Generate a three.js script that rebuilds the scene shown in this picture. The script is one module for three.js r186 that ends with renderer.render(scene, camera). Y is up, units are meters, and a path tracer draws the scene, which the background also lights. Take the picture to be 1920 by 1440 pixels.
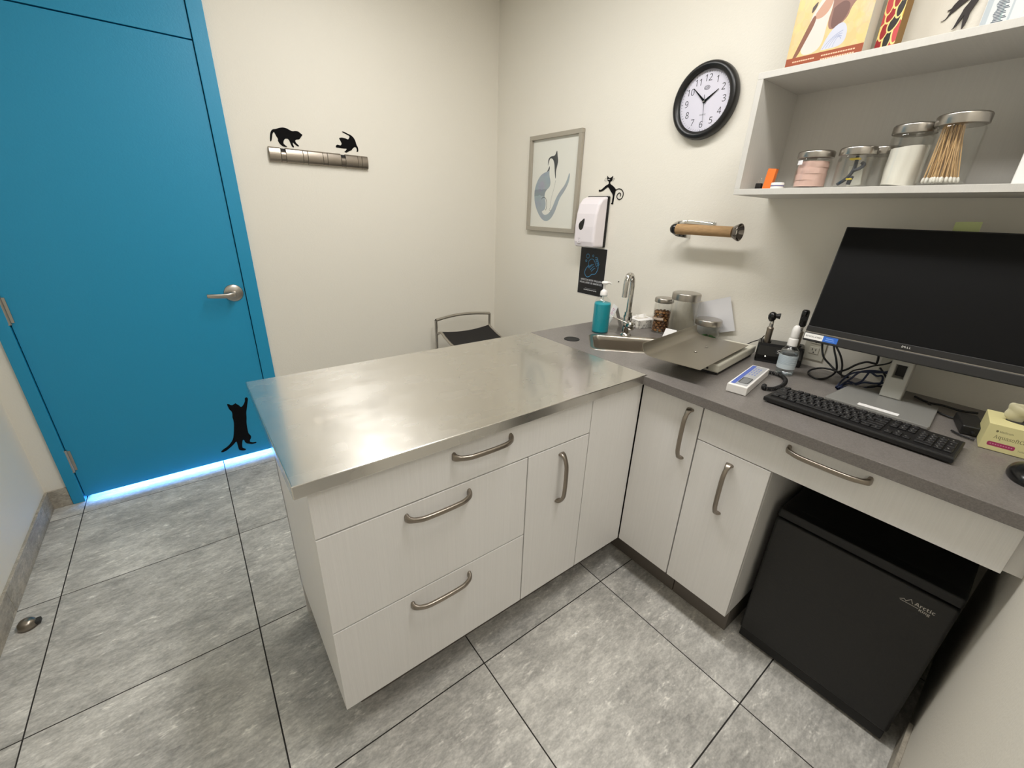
import * as THREE from 'three';
import { RoundedBoxGeometry } from 'three/addons/geometries/RoundedBoxGeometry.js';
import { mergeGeometries } from 'three/addons/utils/BufferGeometryUtils.js';
import { RectAreaLightUniformsLib } from 'three/addons/lights/RectAreaLightUniformsLib.js';
RectAreaLightUniformsLib.init();

// ---------------------------------------------------------------- camera, light, exposure
const scene = new THREE.Scene();
scene.background = new THREE.Color(0x000000);
const camera = new THREE.PerspectiveCamera(2 * Math.atan(720 / 780.63) * 180 / Math.PI, 4 / 3, 0.03, 30);
camera.position.set(-1.925, 1.4561, 2.7297);
camera.rotation.set(-0.3898, -0.6632, 0.0358, 'YXZ');
const renderer = new THREE.WebGLRenderer({ antialias: true });
renderer.toneMapping = THREE.LinearToneMapping;
renderer.toneMappingExposure = 1.06;
renderer.shadowMap.enabled = true;
const CEIL = 2.74;
const LAMPS = [   // ceiling troffers: centre x, z, width (x), length (z), intensity
  [-1.13, 1.37, 0.22, 1.20, 28],
  [-1.00, 2.47, 0.30, 0.60, 25],
  [-1.95, 3.50, 0.30, 0.60, 13],
];
const WARM = new THREE.Color(1.0, 0.985, 0.965);
for (const [x, z, w, l, i] of LAMPS) {
  const a = new THREE.RectAreaLight(WARM, i, w, l);
  a.position.set(x, CEIL - 0.022, z); a.rotation.x = -Math.PI / 2;
  scene.add(a);
}
// cold strip light low in the corridor on the other side of the blue door
const strip = new THREE.RectAreaLight(new THREE.Color(0.13, 0.40, 1.0), 300, 0.92, 0.05);
strip.position.set(-2.12, 0.085, -0.30); strip.lookAt(-2.12, 0.0, 0.05);
scene.add(strip);

// ---------------------------------------------------------------- helpers
let seed = 7;
const rnd = () => { seed = (seed * 1664525 + 1013904223) >>> 0; return seed / 4294967296; };
const V = (x, y, z) => new THREE.Vector3(x, y, z);
const taken = {};
function numbered(n) { const k = taken[n] ?? 0; taken[n] = k + 1; return k ? `${n}_${String(k).padStart(3, '0')}` : n; }
function thing(name, label, category, pos = [0, 0, 0], turn = 0, group) {
  const o = new THREE.Group(); o.name = numbered(name); o.position.set(...pos); o.rotation.y = turn;
  o.userData = { label, category }; if (group) o.userData.group = group;
  scene.add(o); return o;
}
function part(name, geo, mat, parent, pos, rot) {
  const m = new THREE.Mesh(geo, mat); m.name = name;
  if (pos) m.position.set(...pos); if (rot) m.rotation.set(...rot);
  parent.add(m); return m;
}
function solo(name, label, category, geo, mat, pos = [0, 0, 0], rot, group) {
  const m = part(numbered(name), geo, mat, scene, pos, rot);
  m.userData = { label, category }; if (group) m.userData.group = group; return m;
}
function struct(name, geo, mat, pos, label) {
  const m = part(name, geo, mat, scene, pos); m.userData = { kind: 'structure', label: label || name.replace(/_/g, ' '), category: name.split('_')[0] }; return m;
}
function boxUV(g, sw = false) {   // uv in metres by the dominant axis of the normal
  if (g.index) g = g.toNonIndexed();
  const p = g.attributes.position, uv = new Float32Array(p.count * 2), n = g.attributes.normal;
  for (let i = 0; i < p.count; i += 3) {
    let ax = 0, ay = 0, az = 0;
    for (let k = 0; k < 3; k++) { ax += n.getX(i + k); ay += n.getY(i + k); az += n.getZ(i + k); }
    ax = Math.abs(ax); ay = Math.abs(ay); az = Math.abs(az);
    for (let k = 0; k < 3; k++) {
      const x = p.getX(i + k), y = p.getY(i + k), z = p.getZ(i + k);
      let u, v; if (ay >= ax && ay >= az) { u = x; v = z; } else if (ax >= az) { u = z; v = y; } else { u = x; v = y; }
      if (sw) [u, v] = [v, u];
      uv[(i + k) * 2] = u; uv[(i + k) * 2 + 1] = v;
    }
  }
  g.setAttribute('uv', new THREE.BufferAttribute(uv, 2)); return g;
}
const bx = (x0, x1, y0, y1, z0, z1, r = 0) => {   // box by its bounds, rounded by r
  const g = r ? new RoundedBoxGeometry(x1 - x0, y1 - y0, z1 - z0, 2, r) : new THREE.BoxGeometry(x1 - x0, y1 - y0, z1 - z0);
  g.translate((x0 + x1) / 2, (y0 + y1) / 2, (z0 + z1) / 2); return boxUV(g);
};
const merge = (a) => mergeGeometries(a.map((g) => { const q = g.index ? g.toNonIndexed() : g; for (const k of Object.keys(q.attributes)) if (!['position', 'normal', 'uv'].includes(k)) q.deleteAttribute(k); return q; }));
const lathe = (pts, n = 40) => new THREE.LatheGeometry(pts.map((q) => new THREE.Vector2(Math.max(q[0], 1e-5), q[1])), n);
const cyl = (r, h, y0 = 0, n = 28, r2) => { const g = new THREE.CylinderGeometry(r2 ?? r, r, h, n); g.translate(0, y0 + h / 2, 0); return g; };
const tube = (pts, r, seg = 60, closed = false) => new THREE.TubeGeometry(new THREE.CatmullRomCurve3(pts.map((q) => V(...q)), closed, 'centripetal'), seg, r, 8, closed);
function slab(pts, y0, y1, bevel = 0, holes = []) {   // outline in x,z raised from y0 to y1
  const s = new THREE.Shape(pts.map(([x, z]) => new THREE.Vector2(x, -z)));
  for (const h of holes) s.holes.push(new THREE.Path(h.map(([x, z]) => new THREE.Vector2(x, -z))));
  const g = new THREE.ExtrudeGeometry(s, { depth: y1 - y0 - 2 * bevel, bevelEnabled: bevel > 0, bevelThickness: bevel, bevelSize: bevel, bevelOffset: -bevel, bevelSegments: 2, curveSegments: 12 });
  g.rotateX(-Math.PI / 2); g.translate(0, y0 + bevel, 0); return boxUV(g);
}
function chaikin(p, it = 1) { for (let k = 0; k < it; k++) { const o = []; for (let i = 0; i < p.length; i++) { const a = p[i], b = p[(i + 1) % p.length]; o.push([a[0] * .78 + b[0] * .22, a[1] * .78 + b[1] * .22], [a[0] * .22 + b[0] * .78, a[1] * .22 + b[1] * .78]); } p = o; } return p; }
const cut = (p, depth, it = 1) => new THREE.ExtrudeGeometry(new THREE.Shape(chaikin(p, it).map((q) => new THREE.Vector2(...q))), { depth, bevelEnabled: false });
function sweep(pts, hw, ht, seg = 40, n = 12) {   // bar along a path in local x,z: half width hw (y), half thickness ht, both functions of 0..1
  const c = new THREE.CatmullRomCurve3(pts.map((q) => V(...q)), false, 'centripetal');
  const pos = [], idx = [];
  for (let i = 0; i <= seg; i++) {
    const t = i / seg, p = c.getPoint(t), d = c.getTangent(t), nn = V(0, 1, 0).cross(d).normalize(), up = d.clone().cross(nn).normalize();
    for (let k = 0; k < n; k++) {
      const a = k / n * 2 * Math.PI, ca = Math.sign(Math.cos(a)) * Math.pow(Math.abs(Math.cos(a)), .7), sa = Math.sign(Math.sin(a)) * Math.pow(Math.abs(Math.sin(a)), .7);
      const q = p.clone().addScaledVector(up, ca * hw(t)).addScaledVector(nn, sa * ht(t)); pos.push(q.x, q.y, q.z);
    }
  }
  for (let i = 0; i < seg; i++) for (let k = 0; k < n; k++) { const a = i * n + k, b = i * n + (k + 1) % n; idx.push(a, a + n, b, b, a + n, b + n); }
  const c0 = pos.length / 3; pos.push(...c.getPoint(0).toArray()); const c1 = c0 + 1; pos.push(...c.getPoint(1).toArray());
  for (let k = 0; k < n; k++) { idx.push(c0, k, (k + 1) % n); idx.push(c1, seg * n + (k + 1) % n, seg * n + k); }
  const g = new THREE.BufferGeometry(); g.setAttribute('position', new THREE.Float32BufferAttribute(pos, 3));
  g.setAttribute('uv', new THREE.Float32BufferAttribute(new Float32Array(pos.length / 3 * 2), 2)); g.setIndex(idx); g.computeVertexNormals(); return g;
}
// tileable value noise
function noiseGrid(p, s) { let q = s >>> 0; const r = () => { q = (q * 1664525 + 1013904223) >>> 0; return q / 4294967296; }; const a = new Float32Array(p[0] * p[1]); for (let i = 0; i < a.length; i++) a[i] = r(); return a; }
function field(W, H, layers) {   // layers: [px, py, amplitude, seed]
  const f = new Float32Array(W * H);
  for (const [px, py, amp, s] of layers) {
    const g = noiseGrid([px, py], s);
    for (let j = 0; j < H; j++) {
      const y = j / H * py, y0 = Math.floor(y) % py, y1 = (y0 + 1) % py; let fy = y - Math.floor(y); fy = fy * fy * (3 - 2 * fy);
      for (let i = 0; i < W; i++) {
        const x = i / W * px, x0 = Math.floor(x) % px, x1 = (x0 + 1) % px; let fx = x - Math.floor(x); fx = fx * fx * (3 - 2 * fx);
        f[j * W + i] += amp * ((g[y0 * px + x0] * (1 - fx) + g[y0 * px + x1] * fx) * (1 - fy) + (g[y1 * px + x0] * (1 - fx) + g[y1 * px + x1] * fx) * fy - .5);
      }
    }
  }
  return f;
}
function texture(W, H, fn, rep, srgb = true) {
  const d = new Uint8Array(W * H * 4);
  for (let i = 0; i < W * H; i++) { const c = fn(i); for (let k = 0; k < 3; k++) d[i * 4 + k] = Math.max(0, Math.min(255, c[k])); d[i * 4 + 3] = 255; }
  const t = new THREE.DataTexture(d, W, H); t.wrapS = t.wrapT = THREE.RepeatWrapping; t.magFilter = THREE.LinearFilter; t.minFilter = THREE.LinearMipmapLinearFilter; t.generateMipmaps = true;
  if (srgb) t.colorSpace = THREE.SRGBColorSpace; t.repeat.set(...rep); t.needsUpdate = true; return t;
}
function canvasTex(w, h, draw) {
  const c = document.createElement('canvas'); c.width = w; c.height = h; const g = c.getContext('2d'); draw(g, w, h);
  const t = new THREE.CanvasTexture(c); t.colorSpace = THREE.SRGBColorSpace; return t;
}
const std = (o) => new THREE.MeshStandardMaterial(o), phy = (o) => new THREE.MeshPhysicalMaterial(o);

// ---------------------------------------------------------------- materials
const fWall = field(512, 512, [[128, 128, .6, 1], [256, 256, .5, 2], [8, 8, .25, 3]]);
const wallBump = texture(512, 512, (i) => { const v = 128 + fWall[i] * 150; return [v, v, v]; }, [1.6, 1.6], false);
const M = {};
M.wall = std({ color: 0xe3ded2, roughness: .62, bumpMap: wallBump, bumpScale: .0006 });
M.ceiling = std({ color: 0xeeece6, roughness: .9 });
// stone-look porcelain: blotches, streaks and pale flecks
const N = 1024;
const fT1 = field(N, N, [[5, 7, .55, 11], [12, 16, .5, 12], [30, 48, .45, 13], [70, 140, .5, 14], [180, 360, .5, 15], [512, 512, .35, 16]]);
const fT2 = field(N, N, [[24, 60, .6, 21], [60, 150, .7, 22], [200, 400, .5, 23]]);
const tileMap = texture(N, N, (i) => { const b = fT1[i], k = Math.max(0, fT2[i] - .30) * 2.0; const v = 190 + b * 50 + k * 60; return [v * 1.0, v * .985, v * .95]; }, [1 / 1.3, 1 / 1.3]);
const tileBump = texture(N, N, (i) => { const v = 128 + fT1[i] * 60 + fT2[i] * 50; return [v, v, v]; }, [1 / 1.3, 1 / 1.3], false);
M.tile = std({ map: tileMap, roughness: .55, bumpMap: tileBump, bumpScale: .0008 });
M.grout = std({ color: 0x2e2b28, roughness: .95 });
M.baseTile = std({ color: 0xe2dbd0, map: tileMap, roughness: .5 });
// pale laminate with fine upright grain
const fG = field(512, 512, [[160, 3, .8, 31], [256, 6, .8, 32], [40, 2, .35, 33], [128, 40, .3, 34]]);
const grain = texture(512, 512, (i) => { const v = 233 + fG[i] * 4; return [v, v * .99, v * .975]; }, [5, 1.6]);
const grainBump = texture(512, 512, (i) => { const v = 128 + fG[i] * 90; return [v, v, v]; }, [5, 1.6], false);
M.cabinet = std({ map: grain, roughness: .42, bumpMap: grainBump, bumpScale: .0002 });
M.shelf = std({ color: 0xd9d8d4, map: grain, roughness: .5, bumpMap: grainBump, bumpScale: .0002 });
M.cabEdge = std({ color: 0x8e8a84, roughness: .6 });
M.carcass = std({ color: 0x2f2c29, roughness: .7 });
M.toeKick = std({ color: 0x6d665f, roughness: .6 });
const fL = field(512, 512, [[256, 256, .8, 41], [128, 128, .5, 42], [12, 12, .2, 43]]);
const lamTex = texture(512, 512, (i) => { const v = 116 + fL[i] * 22; return [v, v * .955, v * .92]; }, [2.5, 2.5]);
M.laminate = phy({ map: lamTex, roughness: .30, specularIntensity: .9 });
// brushed stainless sheet, wiped with a cloth: smears only change its gloss
const fS = field(512, 512, [[6, 5, .6, 51], [14, 10, .6, 52], [40, 26, .4, 53]]);
const steelRough = texture(512, 512, (i) => { const v = 170 + fS[i] * 40; return [v, v, v]; }, [1.1, 1.1], false);
M.steelTop = phy({ color: 0xdcd9d3, metalness: 1, roughness: .40, roughnessMap: steelRough, anisotropy: .84, clearcoat: .8, clearcoatRoughness: .08 });
M.steel = std({ color: 0xb9b3aa, metalness: 1, roughness: .34 });
M.steelLid = std({ color: 0xb4afa8, metalness: 1, roughness: .28 });
M.chrome = std({ color: 0xd6d4d0, metalness: 1, roughness: .08 });
M.nickel = std({ color: 0x9a9186, metalness: 1, roughness: .3 });
M.blue = std({ color: 0x1d8fb8, roughness: .42, bumpMap: wallBump, bumpScale: .0003 });
M.black = std({ color: 0x0e0d0d, roughness: .55 });
M.decal = phy({ color: 0x080708, roughness: .8, specularIntensity: .3 });
M.blackGloss = std({ color: 0x0b0a0b, roughness: .22 });
M.blackPlastic = std({ color: 0x151414, roughness: .48 });
M.white = std({ color: 0xe9e6e2, roughness: .45 });
M.paper = std({ color: 0xe8e6e4, roughness: .8 });
M.offWhite = std({ color: 0xc9c5b6, roughness: .5 });
M.glass = phy({ color: 0xfafaf9, roughness: .02, transmission: 1, thickness: 0, ior: 1.45 });
M.dark = std({ color: 0x2a2928, roughness: .6 });

// ---------------------------------------------------------------- the room
const XL = -2.705, ZE = 2.875, ZB = 4.45, TH = 0.12, FLOOR0 = -1.1;
const wpart = (name, geo, mat, parent) => { const g = geo; g.translate(-parent.position.x, -parent.position.y, -parent.position.z); return part(name, g, mat, parent); };
{ // floor: grout bed with one mesh per tile, 60 cm grid, tiles a little proud
  const f = struct('floor', bx(XL - TH, TH, -.10, -.0010, FLOOR0, ZB + TH), M.grout, undefined, 'grey stone-look tile floor with dark joints');
  const X0 = -2.5777, P = .6015, Z0 = .1278, Q = .599, j = .0021;
  for (let i = -1; i < 5; i++) for (let k = -3; k < 8; k++) {
    const x0 = Math.max(X0 + i * P, XL) + j, x1 = Math.min(X0 + (i + 1) * P, 0) - j, z0 = Math.max(Z0 + k * Q, FLOOR0) + j, z1 = Math.min(Z0 + (k + 1) * Q, ZB) - j;
    if (x1 - x0 < .01 || z1 - z0 < .01) continue;
    const g = bx(x0, x1, -.012, 0, z0, z1), uv = g.attributes.uv, ou = rnd() * 5, ov = rnd() * 5;
    for (let q = 0; q < uv.count; q++) uv.setXY(q, uv.getX(q) * .8 + ou, uv.getY(q) + ov);
    part('tile', g, M.tile, f);
  }
}
struct('ceiling', bx(XL - TH, TH, CEIL, CEIL + .1, -.12, ZB + TH), M.ceiling, undefined, 'white ceiling');
struct('wall_right', bx(0, TH, 0, CEIL, -TH, ZB + TH), M.wall, undefined, 'cream painted wall with clock and shelf');
struct('wall_left', bx(XL - TH, XL, 0, CEIL, -TH, ZB + TH), M.wall, undefined, 'cream painted wall beside the door hinges');
struct('wall_front', bx(XL, 0, 0, CEIL, ZB, ZB + TH), M.wall, undefined, 'cream painted wall behind the viewer');
struct('wall_end', bx(-1.42, 0, 0, CEIL, ZE, ZE + .11), M.wall, undefined, 'cream painted wall stub at the end of the counter');
const DX0 = -2.625, DX1 = -1.621, DTOP = 2.58;
struct('wall_back', merge([bx(XL, DX0, 0, CEIL, -TH, 0), bx(DX1, 0, 0, CEIL, -TH, 0), bx(DX0, DX1, DTOP, CEIL, -TH, 0)]), M.wall, undefined, 'cream painted wall with coat hooks and blue door');
// baseboards of cut tile, each piece its own mesh
function base(name, runs, label) {
  const g = new THREE.Group(); g.name = name; g.userData = { kind: 'structure', label, category: 'baseboard' }; scene.add(g);
  for (const r of runs) part('baseboard_tile', bx(...r, .0015), M.baseTile, g);
}
base('baseboard_left', [0, 1, 2, 3, 4, 5, 6].map((k) => [XL, XL + .011, .001, .1, Math.max(.011, .1278 + (k - 1) * .599 + .001), Math.min(.1278 + k * .599 - .001, ZB)]), 'grey tile baseboard along the left wall');
base('baseboard_back', [[XL + .0005, DX0 - .001, .001, .1, 0, .011], [DX1 + .001, -1.0, .001, .1, 0, .011], [-.998, -.4, .001, .1, 0, .011], [-.398, 0, .001, .1, 0, .011]], 'grey tile baseboard either side of the blue door');
base('baseboard_end', [[-1.09, -.49, .001, .1, ZE - .011, ZE], [-1.42, -1.092, .001, .1, ZE - .011, ZE]], 'tile baseboard on the wall stub beside the fridge');
{ // the blue door
  const d = new THREE.Group(); d.name = 'door_1'; d.userData = { kind: 'structure', label: 'teal blue flush door with blue frame and lever handle', category: 'door' }; scene.add(d);
  const L = -2.580, R = -1.683;
  part('door_leaf', bx(L + .003, R - .003, .021, 2.124, -.044, .002, .0015), M.blue, d);
  part('transom_panel', bx(L + .003, R - .003, 2.129, DTOP - .05, -.044, .002, .0015), M.blue, d);
  const jamb = (a, b, s0, s1) => merge([bx(a, b, 0, DTOP, -TH, .014, .002), bx(s0, s1, 0, DTOP, -.075, -.046)]);
  part('door_frame', jamb(DX0, L, L, L + .018), M.blue, d);
  part('door_frame', jamb(R, DX1, R - .018, R), M.blue, d);
  part('door_frame', bx(L, R, DTOP - .048, DTOP, -TH, .014, .002), M.blue, d);
  for (const y of [1.875, .995, .237]) {
    const h = part('hinge', merge([cyl(.0065, .118, -.059, 14), cyl(.0078, .004, .059, 14), cyl(.0078, .004, -.063, 14)]), M.steel, d, [L + .001, y, .007]);
    part('hinge_leaf', bx(-.016, .016, -.055, .055, -.003, -.001), M.steel, h);
  }
  const h = part('door_handle', (() => { const g = lathe([[0, .014], [.016, .0135], [.034, .010], [.043, .006], [.0455, .002], [.0455, 0], [0, 0]], 48); g.rotateX(Math.PI / 2); return g; })(), M.steel, d, [-1.738, 1.003, .002]);
  const lev = part('lever', sweep([[0, 0, .012], [0, -.001, .036], [-.004, -.002, .050], [-.018, -.003, .058], [-.060, -.003, .060], [-.100, -.001, .058], [-.122, 0, .052]], (t) => t < .3 ? .0125 : .0145 - .006 * (t - .3), (t) => t < .3 ? .0125 : .0075 - .002 * (t - .3), 44, 14), M.steel, h);
  part('latch_plate', bx(R - .0028, R + .0002, .94, 1.06, -.03, -.005), M.dark, d);
}
// ceiling troffers (the lamps set at the top of the file)
for (const [k, [x, z, w, l]] of LAMPS.entries()) {
  const t = thing('ceiling_light', ['long white ceiling light panel over the steel topped counter', 'short white ceiling light panel over the computer desk aisle', 'short white ceiling light panel at the rear of the room'][k], 'light', [x, CEIL, z]);
  part('light_frame', merge([bx(-w / 2 - .02, -w / 2, -.02, 0, -l / 2 - .02, l / 2 + .02), bx(w / 2, w / 2 + .02, -.02, 0, -l / 2 - .02, l / 2 + .02), bx(-w / 2, w / 2, -.02, 0, -l / 2 - .02, -l / 2), bx(-w / 2, w / 2, -.02, 0, l / 2, l / 2 + .02)]), M.white, t);
  part('light_diffuser', bx(-w / 2, w / 2, -.018, -.008, -l / 2, l / 2), std({ color: 0xffffff, emissive: WARM, emissiveIntensity: 1.6, roughness: .6 }), t);
}
{ const t = thing('corridor_light_strip', 'blue strip light glowing low behind the blue door', 'light', [-2.12, .085, -.31]);
  part('strip_housing', bx(-.47, .47, -.03, .03, -.03, -.006), M.white, t);
  part('strip_diffuser', bx(-.46, .46, -.025, .025, -.006, .004), std({ color: 0xffffff, emissive: new THREE.Color(.13, .40, 1), emissiveIntensity: 3 }), t); 
  for (const x of [-.40, .37]) part('strip_stand', bx(x, x + .03, -.085, -.03, -.03, -.01), M.white, t); }

// ---------------------------------------------------------------- cabinets
const CT = .926, CB = .893, FZ = 1.894, FX = -.651, YB = .153;
const bow = sweep([[-.094, 0, 0], [-.093, 0, .008], [-.087, 0, .016], [-.074, 0, .0235], [-.058, 0, .0285], [-.03, 0, .0305], [0, 0, .031], [.03, 0, .0305], [.058, 0, .0285], [.074, 0, .0235], [.087, 0, .016], [.093, 0, .008], [.094, 0, 0]], (t) => { const e = Math.min(t, 1 - t); return .0072 + .006 * Math.max(0, 1 - e / .2); }, (t) => .0056 + .001 * Math.max(0, 1 - Math.min(t, 1 - t) / .15), 56, 14);
function front(name, geo, parent, hx, hy, hz, face, upright) {   // a door or drawer front with its bow handle
  const o = wpart(name, geo, M.cabinet, parent);
  const h = part('handle', bow, M.nickel, o, [hx - parent.position.x, hy, hz - parent.position.z]);
  h.rotation.order = 'YXZ'; h.rotation.y = face; if (upright) h.rotation.z = Math.PI / 2;
  return o;
}
{ const c = thing('drawer_cabinet', 'pale grey peninsula cabinet with three bow-handled drawers and a narrow door', 'cabinet', [-1.37, 0, 1.6]);
  wpart('body', merge([bx(-1.80, -.926, YB, .888, 1.36, 1.873)]), M.carcass, c);
  wpart('end_panel', bx(-1.8165, -1.8005, YB, .892, 1.345, 1.8745, .001), M.cabinet, c);
  wpart('back_panel', bx(-1.8165, -.926, 0, .892, 1.345, 1.36), M.cabinet, c);
  wpart('toe_kick', bx(-1.76, -.926, 0, YB, 1.362, 1.80), M.toeKick, c);
  front('drawer', bx(-1.8165, -.9245, .7612, .8900, 1.876, FZ, .0012), c, -1.365, .854, FZ, 0);
  front('drawer', bx(-1.8165, -1.2000, .4582, .7568, 1.876, FZ, .0012), c, -1.507, .720, FZ, 0);
  front('drawer', bx(-1.8165, -1.2000, YB, .4538, 1.876, FZ, .0012), c, -1.509, .412, FZ, 0);
  front('door', bx(-1.1960, -.9248, YB, .7568, 1.876, FZ, .0012), c, -1.053, .627, FZ, 0, true);
}
{ const c = thing('corner_cabinet', 'pale grey corner cabinet with plain filler panel and single tall door under the sink', 'cabinet', [-.45, 0, 1.75]);
  wpart('body', merge([bx(-.92, -.02, YB, .72, 1.36, 1.873), bx(-.63, -.02, YB, .72, 1.873, 2.133)]), M.carcass, c);
  wpart('toe_kick', merge([bx(-.924, -.02, 0, YB, 1.362, 1.80), bx(-.56, -.02, 0, YB, 1.80, 2.133)]), M.toeKick, c);
  wpart('filler_panel', bx(-.9215, -.654, YB, .8905, 1.876, FZ, .0012), M.cabinet, c);
  front('door', bx(FX, -.633, YB, .8905, 1.8975, 2.1325, .0012), c, FX, .763, 2.0915, -Math.PI / 2, true);
}
{ const c = thing('desk_cabinet', 'pale grey desk cabinet with a wide drawer over the fridge bay and one door', 'cabinet', [-.35, 0, 2.4]);
  wpart('body', merge([bx(-.63, -.02, YB, .755, 2.137, 2.355), bx(-.63, -.10, .78, .888, 2.14, 2.84)]), M.carcass, c);
  wpart('toe_kick', bx(-.56, -.02, 0, YB, 2.137, 2.36), M.toeKick, c);
  wpart('side_panel', bx(-.632, -.02, YB, .762, 2.356, 2.374, .001), M.cabinet, c);
  wpart('side_panel', bx(-.632, -.02, .766, .892, 2.8455, ZE - .0005), M.cabinet, c);
  front('drawer', bx(FX, -.633, .766, .8905, 2.1375, 2.844, .0012), c, FX, .857, 2.4935, -Math.PI / 2);
  front('door', bx(FX, -.633, YB, .7625, 2.1375, 2.374, .0012), c, FX, .631, 2.258, -Math.PI / 2, true);
}
// sink hole and bowl turned 45 degrees across the inner corner
const SU = [Math.SQRT1_2, Math.SQRT1_2], SV = [Math.SQRT1_2, -Math.SQRT1_2], SF = [-.598, 1.585], SW = .36, SD = .235;
const sinkPt = (a, b) => [SF[0] + SU[0] * a + SV[0] * b, SF[1] + SU[1] * a + SV[1] * b];
function sinkLoop(inset, r, n = 7) {
  const o = [], A = [[inset, inset, Math.PI], [SW - inset, inset, 1.5 * Math.PI], [SW - inset, SD - inset, 0], [inset, SD - inset, .5 * Math.PI]];
  for (const [a, b, s] of A) { const ca = a + (a < SW / 2 ? r : -r), cb = b + (b < SD / 2 ? r : -r); for (let k = 0; k <= n; k++) { const t = s + k / n * Math.PI / 2; o.push(sinkPt(ca + r * Math.cos(t), cb + r * Math.sin(t))); } }
  return o;
}
{ const outline = [[-.660, 1.238], [0, 1.238], [0, ZE - .0005], [-.6805, ZE - .0005], [-.6805, 1.912], [-.660, 1.912]];
  const t = slab(outline, CB, CT, .0015, [sinkLoop(.004, .028)]);
  solo('laminate_worktop', 'brown-grey laminate worktop along the wall holding the sink and computer', 'worktop', t, M.laminate);
  const s = new RoundedBoxGeometry(-.6605 + 1.845, CT - CB + .001, 1.912 - 1.238, 3, .0035); s.translate((-.6605 - 1.845) / 2, (CT + CB + .001) / 2, (1.912 + 1.238) / 2);
  solo('steel_worktop', 'brushed stainless steel peninsula top mirroring the wall and door', 'worktop', boxUV(s, true), M.steelTop);
}
{ const c = sinkPt(SW / 2, SD / 2), g = thing('sink', 'small square stainless corner sink partly under the scale tray', 'sink', [c[0], CT, c[1]]);
  // rim + bowl as a loft of loops
  const rings = [[-.010, .036, .0006], [-.009, .036, .0028], [.004, .030, .003], [.010, .030, -.002], [.013, .034, -.02], [.022, .05, -.145], [.034, .052, -.158], [.07, .03, -.160]].map(([i, r, y]) => sinkLoop(i, r).map(([x, z]) => [x - c[0], y, z - c[1]]));
  const n = rings[0].length, pos = [], idx = []; for (const r of rings) for (const p of r) pos.push(...p);
  for (let i = 0; i < rings.length - 1; i++) for (let k = 0; k < n; k++) { const a = i * n + k, b = i * n + (k + 1) % n; idx.push(a, a + n, b, b, a + n, b + n); }
  const e = pos.length / 3; pos.push(0, -.162, 0); for (let k = 0; k < n; k++) idx.push((rings.length - 1) * n + k, e, (rings.length - 1) * n + (k + 1) % n);
  const q = new THREE.BufferGeometry(); q.setAttribute('position', new THREE.Float32BufferAttribute(pos, 3)); q.setIndex(idx); q.computeVertexNormals();
  part('bowl', q, std({ color: 0xb7b0a6, metalness: 1, roughness: .3, side: THREE.DoubleSide }), g);
  part('drain', lathe([[.038, .002], [.034, .004], [.022, .001], [0, 0]], 30), M.chrome, g, [0, -.161, 0]);
}
{ const g = thing('faucet', 'chrome gooseneck faucet standing behind the corner sink', 'faucet', [-.286, CT, 1.511], -1.37);   // local +z points to the bowl
  part('base', lathe([[0, 0], [.027, 0], [.027, .004], [.021, .010], [.019, .014], [0, .014]]), M.chrome, g);
  part('body', merge([cyl(.0195, .075, .012, 32), cyl(.021, .010, .087, 32), cyl(.018, .016, .097, 32)]), M.chrome, g);
  part('spout', tube([[0, .10, 0], [0, .18, 0], [0, .238, 0], [0, .270, .008], [0, .287, .030], [0, .284, .048], [0, .262, .062], [0, .235, .064], [0, .190, .064]], .0128, 80), M.chrome, g);
  part('valve', (() => { const q = lathe([[0, .046], [.012, .045], [.0195, .041], [.021, .036], [.021, 0], [0, 0]], 36); q.rotateZ(-Math.PI / 2); return q; })(), M.chrome, g, [0, .052, 0], [0, -.465, 0]);
  part('lever', sweep([[.020, .060, .014], [.0, .066, .020], [-.032, .078, .034], [-.060, .089, .048]], (t) => .0036 - .001 * t, () => .003, 20, 10), M.chrome, g);
}

// ---------------------------------------------------------------- things on the door wall
const wallB = -Math.PI / 2;   // turn for things on the right wall: local x runs along +z, local z comes out of the wall
{ const p = [[-0.075,0.02],[-0.076,0.031],[-0.072,0.052],[-0.066,0.068],[-0.057,0.078],[-0.039,0.082],[-0.023,0.089],[-0.005,0.093],[0.011,0.091],[0.024,0.085],[0.037,0.08],[0.053,0.084],[0.067,0.083],[0.076,0.076],[0.086,0.069],[0.079,0.062],[0.07,0.05],[0.063,0.045],[0.051,0.044],[0.044,0.038],[0.047,0.028],[0.062,0.015],[0.058,0.012],[0.05,0.013],[0.037,0.023],[0.031,0.029],[0.031,0.018],[0.035,0.009],[0.032,0.004],[0.025,0.007],[0.02,0.02],[0.015,0.038],[0.008,0.043],[-0.005,0.041],[-0.013,0.029],[-0.015,0.018],[-0.007,0.011],[0.001,0.006],[0.0,0.003],[-0.011,0.003],[-0.023,0.006],[-0.034,0.016],[-0.04,0.029],[-0.037,0.037],[-0.044,0.049],[-0.05,0.065],[-0.053,0.067],[-0.06,0.057],[-0.065,0.038],[-0.07,0.024]]; const g = cut(p, .0012); solo('cat_decal', 'black cat sticker standing on the left end of the hook rail', 'decal', g, M.decal, [-1.36, 1.735, .0003]); }
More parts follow.
